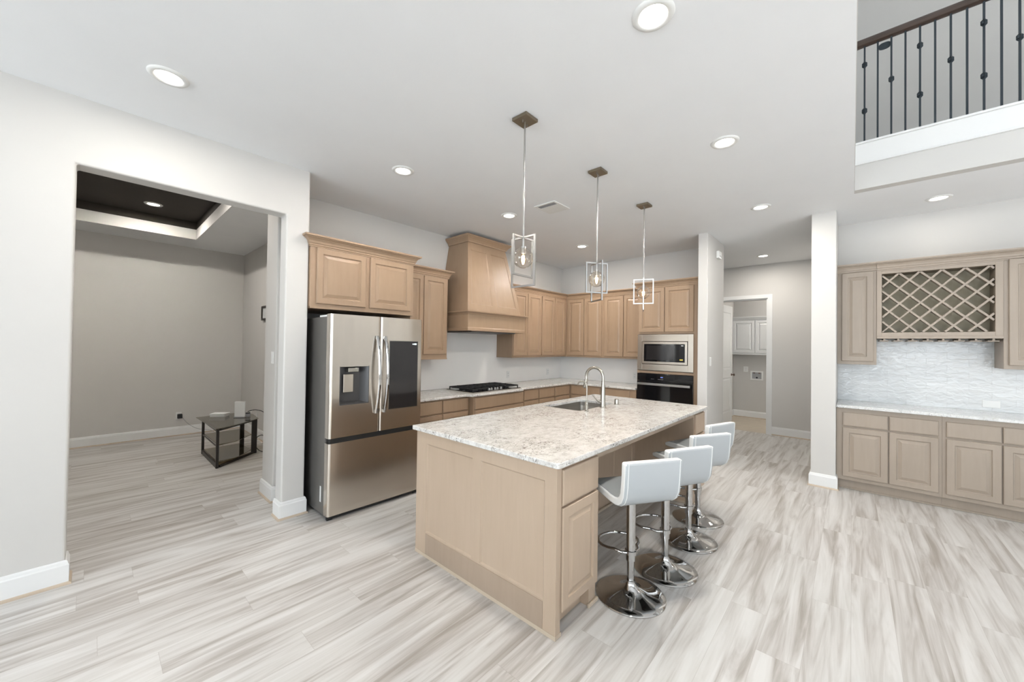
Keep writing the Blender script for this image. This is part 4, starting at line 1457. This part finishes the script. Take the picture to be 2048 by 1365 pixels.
# ------------------------------------------------------------ recessed lights
def downlight(x, y, z, label, power, grp='recessed ceiling lights', white=True):
    r = thing('recessed_light', label, 'ceiling light', (x, y, z), 0, grp)
    tr_ = [(0.060, -0.003), (0.066, -0.010), (0.088, -0.008), (0.094, -0.0005)]
    link('trim_ring', MB().lathe(tr_, 40, cap=False), M['white'], r, world=False, smooth=60)
    link('diffuser', MB().lathe([(0.060, -0.0035), (0.060, -0.003)], 36), M['lamp'], r, world=False)
    d = area('downlight', (0, 0, -0.014), (0, 0, -1), 0.115, 0.115, power, (1.0, 0.945, 0.875), 'DISK', PI)
    d.parent = r
    return r
P = 18
for x, y, lab in ((0.27, 2.93, 'round recessed ceiling light above the left wall opening'),
                  (1.80, 2.93, 'round recessed ceiling light in front of the refrigerator cabinet'),
                  (3.24, 2.985, 'round recessed ceiling light in front of the range hood'),
                  (4.95, 3.05, 'round recessed ceiling light near the kitchen corner'),
                  (1.69, 0.68, 'largest round recessed ceiling light, cut by the top of the picture'),
                  (3.09, 0.70, 'round recessed ceiling light right of the nearest pendant, above the stools'),
                  (4.76, 0.73, 'round recessed ceiling light at the hall entrance'),
                  (7.29, 1.08, 'round recessed ceiling light inside the hall'),
                  (5.575, -0.635, 'round recessed ceiling light above the wine bar')):
    downlight(x, y, ZC, lab, {5.575: 1.6, 1.80: 9, 0.27: 9, 3.24: 9, 4.95: 20, 7.29: 14}.get(x, P))
for x, y, lab in ((0.512, 6.786, 'round recessed light in the dark tray ceiling of the dining room'),
                  (-1.40, 6.786, 'added unseen recessed light in the far left of the dining tray ceiling'),  # extra lamp, put in to brighten the dining room
                  (0.512, 5.00, 'added recessed light in the dining tray ceiling, hidden behind the opening header')):  # second extra lamp out of view, lifts the dining brightness
    downlight(x, y, T2 + 0.11, lab, 17, 'dining tray lights')
downlight(8.95, 0.9, ZC, 'added unseen recessed light in the laundry ceiling', 12)  # lamp out of view, added to brighten the laundry

# ceiling vent
vt = thing('ceiling_vent', 'square white air vent in the kitchen ceiling', 'air vent', (3.345, 2.445, ZC))
f_ = MB()
for a, b_, c_, d in ((3.20, 3.49, 2.31, 2.335), (3.20, 3.49, 2.555, 2.58), (3.20, 3.225, 2.335, 2.555), (3.465, 3.49, 2.335, 2.555)):
    f_.box(a, b_, c_, d, ZC - 0.010, ZC - 0.0005)
link('frame', f_, M['white'], vt, bevel=0.002)
link('backing', MB().box(3.225, 3.288, 2.335, 2.555, ZC - 0.0015, ZC - 0.0005), M['steel_dark'], vt)
for i in range(4):
    x0 = 3.229 + i * 0.0155
    link('slat', MB().box(x0, x0 + 0.005, 2.336, 2.554, ZC - 0.009, ZC - 0.002), M['grey_plate'], vt)
link('panel', MB().box(3.289, 3.4645, 2.3355, 2.5545, ZC - 0.004, ZC - 0.0005), M['grey_plate'], vt)
for i in range(9):
    x0 = 3.292 + i * 0.0192
    link('slat', MB().box(x0, x0 + 0.0165, 2.337, 2.553, ZC - 0.010, ZC - 0.0045), M['white'], vt)

# ------------------------------------------------------------ wine bar
WX = 5.50
c = cabinet('base_cabinet', 'greige wine bar base cabinet next to the white pillar', (WX, 0.127, 0), RB, 0.775, 0.5725, 0, 0.8835,
            [('drawer', 0.053, 0.404, 0.69, 0.835), ('drawer', 0.413, 0.752, 0.69, 0.835), ('door', 0.053, 0.404, 0.145, 0.672), ('door', 0.413, 0.752, 0.145, 0.672)], mat='wood2', toe=True)
link('base_molding', MB().box(0.0, 0.775, 0.040, 0.0545, 0.001, 0.016), M['wood2'], c, world=False)
c = cabinet('base_cabinet', 'greige wine bar base cabinet cut off by the right picture edge', (WX, -0.6485, 0), RB, 0.90, 0.5725, 0, 0.8835,
            [('drawer', 0.026, 0.355, 0.69, 0.835), ('drawer', 0.364, 0.70, 0.69, 0.835), ('door', 0.026, 0.355, 0.145, 0.672), ('door', 0.364, 0.70, 0.145, 0.672)], mat='wood2', toe=True)
link('base_molding', MB().box(0.0, 0.90, 0.040, 0.0545, 0.001, 0.016), M['wood2'], c, world=False)
WU = 5.76
c = cabinet('cabinet', 'narrow greige wall cabinet with one door left of the wine rack', (WU, 0.127, 0), RB, 0.3275, 0.312, 1.352, 2.40,
            [('door', 0.040, 0.302, 1.388, 2.385)], mat='wood2')
crown(c, [(0, 0), (0.3275, 0)], 2.4005, mat='wood2')
c = cabinet('cabinet', 'greige wall cabinet right of the wine rack, cut by the picture edge', (WU, -1.065, 0), RB, 0.48, 0.312, 1.352, 2.40,
            [('door', 0.030, 0.44, 1.388, 2.385)], mat='wood2')
crown(c, [(0, 0), (0.48, 0)], 2.4005, mat='wood2')
# wine rack cabinet (local: x along -Y, face -y)
wr = thing('wine_rack', 'greige wall-mounted wine rack cabinet with diagonal lattice above the tile backsplash', 'wine rack', (WU, -0.201, 0), RB)
RW = 0.8635
ox0, ox1, oz0, oz1 = 0.040, 0.815, 1.706, 2.345
b = MB()
b.box(0, ox0, -0.008, 0.312, 1.64, 2.40)
b.box(ox1, RW, -0.008, 0.312, 1.64, 2.40)
b.box(ox0, ox1, -0.008, 0.312, 1.64, oz0)
b.box(ox0, ox1, -0.008, 0.312, oz1, 2.40)
link('body', b, M['wood2'], wr, world=False, bevel=0.0015, segs=1)
link('bottom_molding', MB().box(-0.0, RW, -0.018, -0.0085, 1.64, 1.665), M['wood2'], wr, world=False, bevel=0.003)
crown(wr, [(0, -0.008), (RW, -0.008)], 2.4005, mat='wood2')
link('back_panel', MB().box(ox0 + 0.0005, ox1 - 0.0005, 0.19, 0.31, oz0 + 0.0005, oz1 - 0.0005), M['olive'], wr, world=False)
# lattice: strips clipped to the opening; node grid from the photograph
PXL, PZL = 0.1535, 0.166
nx0, nz0 = ox0 + 0.055, oz1 - 0.080
def clip_line(px, pz, dx, dz):
    ts = []
    for (a, d, lo, hi) in ((px, dx, ox0, ox1), (pz, dz, oz0, oz1)):
        t0, t1 = (lo - a) / d, (hi - a) / d
        ts.append((min(t0, t1), max(t0, t1)))
    a, b_ = max(t_[0] for t_ in ts), min(t_[1] for t_ in ts)
    return (a, b_) if b_ - a > 0.12 else None
for sgn in (1, -1):
    for kk in range(-6, 12):
        px, pz = nx0 + kk * PXL, nz0
        cl = clip_line(px, pz, PXL, sgn * PZL)
        if not cl:
            continue
        p0 = Vector((px + cl[0] * PXL, pz + cl[0] * sgn * PZL))
        p1 = Vector((px + cl[1] * PXL, pz + cl[1] * sgn * PZL))
        d = (p1 - p0).normalized()
        nn = Vector((-d.y, d.x)) * 0.0118
        # shorten so the square ends stay inside the opening
        q_ = [p0 + nn, p0 - nn, p1 - nn, p1 + nn]
        q_ = [Vector((min(max(v_.x, ox0 + 0.0005), ox1 - 0.0005), min(max(v_.y, oz0 + 0.0005), oz1 - 0.0005))) for v_ in q_]
        ya_, yb_ = (0.004, 0.075) if sgn == 1 else (0.0045, 0.0755)
        mb = MB()
        mb.add([(v_.x, ya_, v_.y) for v_ in q_] + [(v_.x, yb_, v_.y) for v_ in q_],
               [(0, 1, 2, 3), (7, 6, 5, 4), (0, 4, 5, 1), (1, 5, 6, 2), (2, 6, 7, 3), (3, 7, 4, 0)])
        link('lattice_slat', mb, M['wood2'], wr, world=False)
for i in range(8):   # stemware holders
    x = 0.06 + i * 0.1065
    link('stemware_rail', MB().box(x - 0.008, x + 0.008, 0.0, 0.29, 1.622, 1.6395).prism_x([(0.0, 1.612), (0.29, 1.612), (0.29, 1.6215), (0.0, 1.6215)], x - 0.036, x + 0.036), M['wood2'], wr, world=False, bevel=0.002)

# ------------------------------------------------------------ balcony railing
rl = thing('balcony_railing', 'loft railing with dark walnut handrail and dark iron balusters', 'railing', (XBAL + 0.02, -1.0, 3.47))
bx = XBAL + 0.02
RY0, RY1 = YE - 0.0005, -3.2
hr = MB()
prof = [(-0.030, 4.398), (-0.033, 4.412), (-0.028, 4.440), (-0.016, 4.458), (0.0, 4.462), (0.016, 4.458), (0.028, 4.440), (0.033, 4.412), (0.030, 4.398), (0.020, 4.392), (-0.020, 4.392)]
n = len(prof)
vs = [(bx + a, RY0, z) for a, z in prof] + [(bx + a, RY1, z) for a, z in prof]
fs = [(i, (i + 1) % n, n + (i + 1) % n, n + i) for i in range(n)] + [tuple(reversed(range(n))), tuple(range(n, 2 * n))]
hr.add(vs, [tuple(reversed(f)) for f in fs])
link('handrail', hr, M['dark_wood'], rl, smooth=40)
def collar(z):
    cm = MB()
    h_ = 0.0065
    # faceted basket-like knuckle: two tapered square frusta
    for (za, ra, zb_, rb) in ((z - 0.030, 0.007, z - 0.016, 0.019), (z - 0.016, 0.019, z + 0.016, 0.019), (z + 0.016, 0.019, z + 0.030, 0.007)):
        v_ = []
        for zz, rr in ((za, ra), (zb_, rb)):
            v_ += [(rr, 0, zz), (0, rr, zz), (-rr, 0, zz), (0, -rr, zz)]
        cm.add(v_, [(i, (i + 1) % 4, 4 + (i + 1) % 4, 4 + i) for i in range(4)])
    cm.add([(s1 * 0.0145, s2 * 0.0145, z + dz) for dz in (-0.010, 0.010) for s1, s2 in ((1, 1), (-1, 1), (-1, -1), (1, -1))],
           [(0, 1, 2, 3)[::-1], (4, 5, 6, 7), (0, 1, 5, 4), (1, 2, 6, 5), (2, 3, 7, 6), (3, 0, 4, 7)])
    return cm
for i in range(34):
    y = -0.083 - 0.0896 * i
    if y < RY1 + 0.04:
        break
    bm_ = MB().box(bx - 0.0065, bx + 0.0065, y - 0.0065, y + 0.0065, 3.4705, 4.3915)
    bo = link('baluster', bm_, M['gunmetal'], rl)
    zs = {0: (4.215, 3.775), 2: (3.998,)}.get(i % 4, ())
    for z in zs:
        cm = collar(z)
        cm.v = [(bx + a, y + b_, c_) for a, b_, c_ in cm.v]
        link('knuckle', cm, M['gunmetal'], bo)
ovp = MB()
n = 28
vs, fs = [], []
for xx in (bx + 0.010, bx + 0.022):
    for i in range(n):
        a = 2 * PI * i / n
        sq = lambda t_: math.copysign(abs(t_) ** 0.75, t_)
        vs.append((xx, -0.2185 + 0.041 * sq(math.cos(a)), 4.338 + 0.030 * sq(math.sin(a))))
fs = [tuple(range(n)), tuple(reversed(range(n, 2 * n)))] + [(i, n + i, n + (i + 1) % n, (i + 1) % n) for i in range(n)]
ovp.add(vs, [tuple(reversed(f)) for f in fs])
link('oval_plate', ovp, M['gunmetal'], rl)

# ------------------------------------------------------------ hall and laundry fittings
a_ = thing('door_chime', 'small white box mounted high on the hall wall end', 'chime box', (5.86, 1.407, 2.81))
link('cover', MB().box(5.79, 5.93, 1.37, 1.4065, 2.765, 2.865), M['white'], a_, bevel=0.006)
link('grille', MB().box(5.81, 5.91, 1.368, 1.3698, 2.785, 2.79).box(5.81, 5.91, 1.368, 1.3698, 2.80, 2.805), M['grey_plate'], a_)
def switch(name, label, x, y, z, face, cat='light switch', w_=0.035, h_=0.058, kind='switch', group=None):
    r = thing(name, label, cat, (x, y, z), face, group)
    link('cover_plate', MB().box(-w_, w_, -0.006, -0.0005, -h_, h_), M['white'], r, world=False, bevel=0.002)
    if kind == 'switch':
        link('rocker', MB().box(-0.016, 0.016, -0.009, -0.0062, -0.033, 0.033), M['trim'], r, world=False, bevel=0.001)
    elif kind == 'outlet':
        for dz in (-0.02, 0.02):
            so = link('socket', MB().box(-0.015, 0.015, -0.008, -0.0062, dz - 0.014, dz + 0.014), M['trim'], r, world=False, bevel=0.002)
            link('slots', MB().box(-0.007, -0.005, -0.0085, -0.0081, dz - 0.005, dz + 0.005).box(0.005, 0.007, -0.0085, -0.0081, dz - 0.005, dz + 0.005), M['black'], so, world=False)
    return r
switch('light_switch', 'white light switch on the hall side of the wall beside the oven tower', 5.53, 1.407, 1.33, 0)
switch('light_switch', 'white light switch on the end of the wall inside the dining opening', 1.168, 4.13, 1.36, RB)
switch('wall_outlet', 'white outlet on the backsplash left of the gas cooktop', 2.62, YK - 0.0085, 1.03, 0, 'outlet', kind='outlet')
switch('wall_outlet', 'white outlet on the backsplash right of the gas cooktop', 4.62, YK - 0.0085, 1.03, 0, 'outlet', kind='outlet')
switch('wall_outlet', 'white outlet on the cooktop-wall backsplash close to the corner', 5.72, YK - 0.0085, 1.03, 0, 'outlet', kind='outlet')
switch('wall_outlet', 'white outlet on the oven-wall backsplash close to the corner', XB - 0.0085, 3.62, 1.03, RB, 'outlet', kind='outlet')
switch('wall_outlet', 'white outlet on the oven-wall backsplash beside the oven tower', XB - 0.0085, 2.72, 1.03, RB, 'outlet', kind='outlet')
switch('wall_outlet', 'sideways white outlet low on the wavy tile of the wine bar', 6.0725, -1.045, 0.985, RB, 'outlet', w_=0.058, h_=0.035, kind='plate')
switch('wall_outlet', 'white outlet beside the washer valve box in the laundry', 9.7, 1.745, 1.06, RB, 'outlet', w_=0.045, h_=0.06, kind='outlet')
switch('wall_outlet', 'white outlet on the dining room back wall with a black plug', 0.955, 7.98, 0.315, 0, 'outlet', kind='outlet')
switch('wall_outlet', 'white outlet low on the dining right wall behind the glass table', XD, 7.0, 0.33, RB, 'outlet', kind='outlet')
# washer valve box
vb = thing('washer_valve_box', 'recessed white washer valve box on the laundry back wall', 'valve box', (9.7, 1.535, 0.93))
f_ = MB()
VY0, VY1, VZ0, VZ1 = 1.42, 1.655, 0.83, 1.03
for a, b_, c_, d in ((VY0, VY0 + 0.03, VZ0, VZ1), (VY1 - 0.03, VY1, VZ0, VZ1), (VY0 + 0.03, VY1 - 0.03, VZ0, VZ0 + 0.03), (VY0 + 0.03, VY1 - 0.03, VZ1 - 0.03, VZ1)):
    f_.box(9.68, 9.6995, a, b_, c_, d)
link('frame', f_, M['white'], vb, bevel=0.002)
link('back_plate', MB().box(9.695, 9.6995, VY0 + 0.03, VY1 - 0.03, VZ0 + 0.03, VZ1 - 0.03), M['grey_plate'], vb)
for y in (1.49, 1.585):
    link('valve', MB().tube([(9.675, y, 0.985), (9.6945, y, 0.985)], 0.012, 12).box(9.672, 9.678, y - 0.018, y + 0.018, 0.978, 0.992), M['brass'], vb)
link('drain_opening', MB().tube([(9.688, 1.537, 0.885), (9.6945, 1.537, 0.885)], 0.018, 14), M['black'], vb)
# laundry wall cabinets
for i, lab in enumerate(('white laundry wall cabinet with two raised-panel doors, above the washer valve box',)):
    c = cabinet('laundry_cabinet', lab, (9.38, 1.985, 0), RB, 0.98, 0.319, 1.405, 2.13,
                [('door', 0.045, 0.455, 1.425, 2.115), ('door', 0.465, 0.90, 1.425, 2.115)], mat='wcab')
    link('crown_molding', MB().sweep([(0, 0), (0.98, 0)], [(0, 0), (0.012, 0), (0.035, 0.05), (0.035, 0.065), (0, 0.065)], 2.1305), M['wcab'], c, world=False)
    link('bottom_rail', MB().box(0, 0.98, -0.012, 0.02, 1.385, 1.4045), M['wcab'], c, world=False)
# floor register
fv = thing('floor_vent', 'dark bronze floor vent at the start of the hall', 'air vent', (6.85, 1.50, 0))
link('frame', MB().box(6.70, 7.0, 1.44, 1.455, 0.0005, 0.006).box(6.70, 7.0, 1.565, 1.58, 0.0005, 0.006).box(6.70, 6.715, 1.455, 1.565, 0.0005, 0.006).box(6.985, 7.0, 1.455, 1.565, 0.0005, 0.006), M['table_metal'], fv)
sl = MB()
for i in range(9):
    sl.box(6.722 + i * 0.030, 6.734 + i * 0.030, 1.456, 1.564, 0.0005, 0.004)
link('grille', sl, M['table_metal'], fv)

# ------------------------------------------------------------ dining room things
# smoked glass side table (corner stand)
tb = thing('glass_side_table', 'low smoked glass side table with dark metal legs in the dining corner', 'side table', (1.25, 6.2, 0))
A = (1.025, 5.60)     # near left post
B = (1.025, 6.46)     # far left post
C_ = (1.50, 6.02)     # right post
TZ = 0.49
def post(x, y, w_=0.028, d_=0.028, z0=0.002, z1=TZ - 0.02):
    return MB().box(x - w_ / 2, x + w_ / 2, y - d_ / 2, y + d_ / 2, z0, z1)
link('leg', post(A[0], A[1]), M['table_metal'], tb, bevel=0.002)
link('leg', post(B[0], B[1]), M['table_metal'], tb, bevel=0.002)
link('leg', post(C_[0], C_[1], 0.06, 0.03), M['table_metal'], tb, bevel=0.002)
link('leg', post(1.47, 6.50, 0.05, 0.03), M['table_metal'], tb, bevel=0.002)
def beam(p, q, z0, z1, t_=0.02):
    p, q = Vector(p), Vector(q)
    d = (q - p).normalized()
    n_ = Vector((-d.y, d.x)) * t_ / 2
    p2, q2 = p + d * 0.0145, q - d * 0.0145
    pl_ = [p2 - n_, q2 - n_, q2 + n_, p2 + n_]
    return MB().prism([(v_.x, v_.y) for v_ in pl_], z0, z1)
link('side_rail', beam(A, B, 0.002, 0.055), M['table_metal'], tb)
link('side_rail', beam(A, B, TZ - 0.055, TZ - 0.022), M['table_metal'], tb)
link('front_rail', beam((A[0] + 0.015, A[1] + 0.01), C_, TZ - 0.05, TZ - 0.022), M['table_metal'], tb)
link('front_rail', beam((A[0] + 0.015, A[1] + 0.01), C_, 0.002, 0.028), M['table_metal'], tb)
def glass_poly(g0):
    # left edge straight, bowed front toward the right
    pts = [(A[0] - 0.06, B[1] + 0.12 + g0), (A[0] - 0.03, A[1] - 0.06)]
    for i in range(1, 9):
        t_ = i / 8
        x = A[0] - 0.03 + (1.56 - A[0]) * t_
        y = (A[1] - 0.06) + 0.42 * t_ ** 1.35
        pts.append((x, y))
    pts += [(1.56, 6.35), (1.45, 6.62 + g0)]
    return pts
link('glass_top', MB().prism(glass_poly(0), TZ - 0.018, TZ - 0.010), M['smoke'], tb)
def inner_poly():
    return [(A[0] + 0.012, B[1] - 0.02), (A[0] + 0.012, A[1] + 0.02), (1.25, 5.72), (1.46, 5.99), (1.44, 6.48)]
link('glass_shelf', MB().prism(inner_poly(), 0.262, 0.269), M['smoke'], tb)
link('glass_shelf', MB().prism(inner_poly(), 0.058, 0.065), M['smoke'], tb)
link('shelf_rail', beam(A, B, 0.250, 0.2615, 0.012), M['table_metal'], tb)
# router and boxes on the table
rt = thing('wifi_router', 'upright white rectangular router standing on the glass side table', 'router', (1.37, 6.18, TZ - 0.01))
zt_ = TZ - 0.0095
ang = math.radians(-35)
def rbox(cx, cy, hx, hy, z0, z1, an):
    mb = MB().box(-hx, hx, -hy, hy, z0, z1)
    mb = rot_mb(mb, an)
    mb.v = [(x + cx, y + cy, z) for x, y, z in mb.v]
    return mb
link('body', rbox(1.37, 6.18, 0.062, 0.016, zt_ + 0.012, zt_ + 0.215, ang), M['white'], rt, bevel=0.006)
link('stand', rbox(1.37, 6.18, 0.066, 0.032, zt_ + 0.0005, zt_ + 0.0115, ang), M['grey_plate'], rt, bevel=0.003)
bxx = thing('white_box', 'flat white box lying on the glass side table left of the router', 'box', (1.20, 6.45, TZ - 0.01))
link('lid', rbox(1.20, 6.45, 0.095, 0.06, zt_ + 0.026, zt_ + 0.045, math.radians(-38)), M['white'], bxx, bevel=0.003)
link('tray', rbox(1.20, 6.45, 0.092, 0.057, zt_ + 0.0005, zt_ + 0.0255, math.radians(-38)), M['white'], bxx, bevel=0.002)
jr = thing('small_adapter', 'small pale device with a black top behind the router', 'adapter', (1.46, 6.20, TZ - 0.01))
link('body', MB().lathe([(0.026, 0.0005), (0.028, 0.01), (0.027, 0.045)], 20, (1.46, 6.17, zt_)), M['grey_plate'], jr, smooth=40)
link('top', MB().lathe([(0.029, 0.0455), (0.029, 0.055), (1e-6, 0.056)], 20, (1.46, 6.17, zt_)), M['black'], jr, smooth=40)
def bez(pts, n=16):
    out = []
    P_ = [Vector(p) for p in pts]
    P_ = [P_[0]] + P_ + [P_[-1]]
    for i in range(1, len(P_) - 2):
        for j in range(n):
            t_ = j / n
            a, b_, c_, d = P_[i - 1], P_[i], P_[i + 1], P_[i + 2]
            out.append(0.5 * ((2 * b_) + (-a + c_) * t_ + (2 * a - 5 * b_ + 4 * c_ - d) * t_ ** 2 + (-a + 3 * b_ - 3 * c_ + d) * t_ ** 3))
    out.append(P_[-2])
    return out
cb = link('black_cable', MB().tube(bez([(1.475, 6.24, TZ + 0.05), (1.55, 6.15, TZ + 0.075), (1.64, 6.05, TZ + 0.02), (1.72, 6.0, 0.30), (1.70, 6.02, 0.16), (1.60, 6.08, 0.22), (1.52, 6.10, 0.14), (1.56, 6.0, 0.03), (1.66, 5.9, 0.008), (1.74, 5.85, 0.008)]), 0.005, 8), M['black'], smooth=60)
tag(cb, 'black cable looping from the router down to the dining floor', 'cable')
cb = link('white_cable', MB().tube(bez([(1.50, 6.24, TZ + 0.012), (1.53, 6.27, TZ + 0.05), (1.60, 6.32, TZ + 0.02), (1.64, 6.42, 0.2), (1.68, 6.5, 0.05), (1.70, 6.2, 0.006), (1.69, 5.9, 0.006)]), 0.003, 8), M['white'], smooth=60)
tag(cb, 'thin white cable curling behind the glass side table', 'cable')
pg = thing('power_plug', 'black power adapter plugged into the dining back wall outlet', 'plug', (0.965, 7.95, 0.31))
link('body', MB().box(0.935, 0.995, 7.915, 7.968, 0.275, 0.345), M['black'], pg, bevel=0.008)
link('cord', MB().tube(bez([(0.99, 7.93, 0.30), (1.05, 7.88, 0.20), (1.15, 7.75, 0.12), (1.3, 7.5, 0.10), (1.30, 7.1, 0.06), (1.30, 6.8, 0.01), (1.3, 6.6, 0.01)]), 0.003, 8), M['grey_plate'], pg, smooth=60)
# framed picture on right wall (partly hidden)
pf = thing('picture_frame', 'small dark framed panel on the dining room right wall', 'picture', (XD, 6.58, 1.95))
f_ = MB()
y0, y1, z0_, z1_ = 6.36, 6.80, 1.84, 2.06
for a, b_, c_, d in ((y0, y0 + 0.03, z0_, z1_), (y1 - 0.03, y1, z0_, z1_), (y0 + 0.03, y1 - 0.03, z0_, z0_ + 0.03), (y0 + 0.03, y1 - 0.03, z1_ - 0.03, z1_)):
    f_.box(XD - 0.03, XD - 0.0005, a, b_, c_, d)
link('frame', f_, M['table_metal'], pf, bevel=0.002)
link('panel', MB().box(XD - 0.016, XD - 0.0005, y0 + 0.03, y1 - 0.03, z0_ + 0.03, z1_ - 0.03), M['mat_print'], pf)
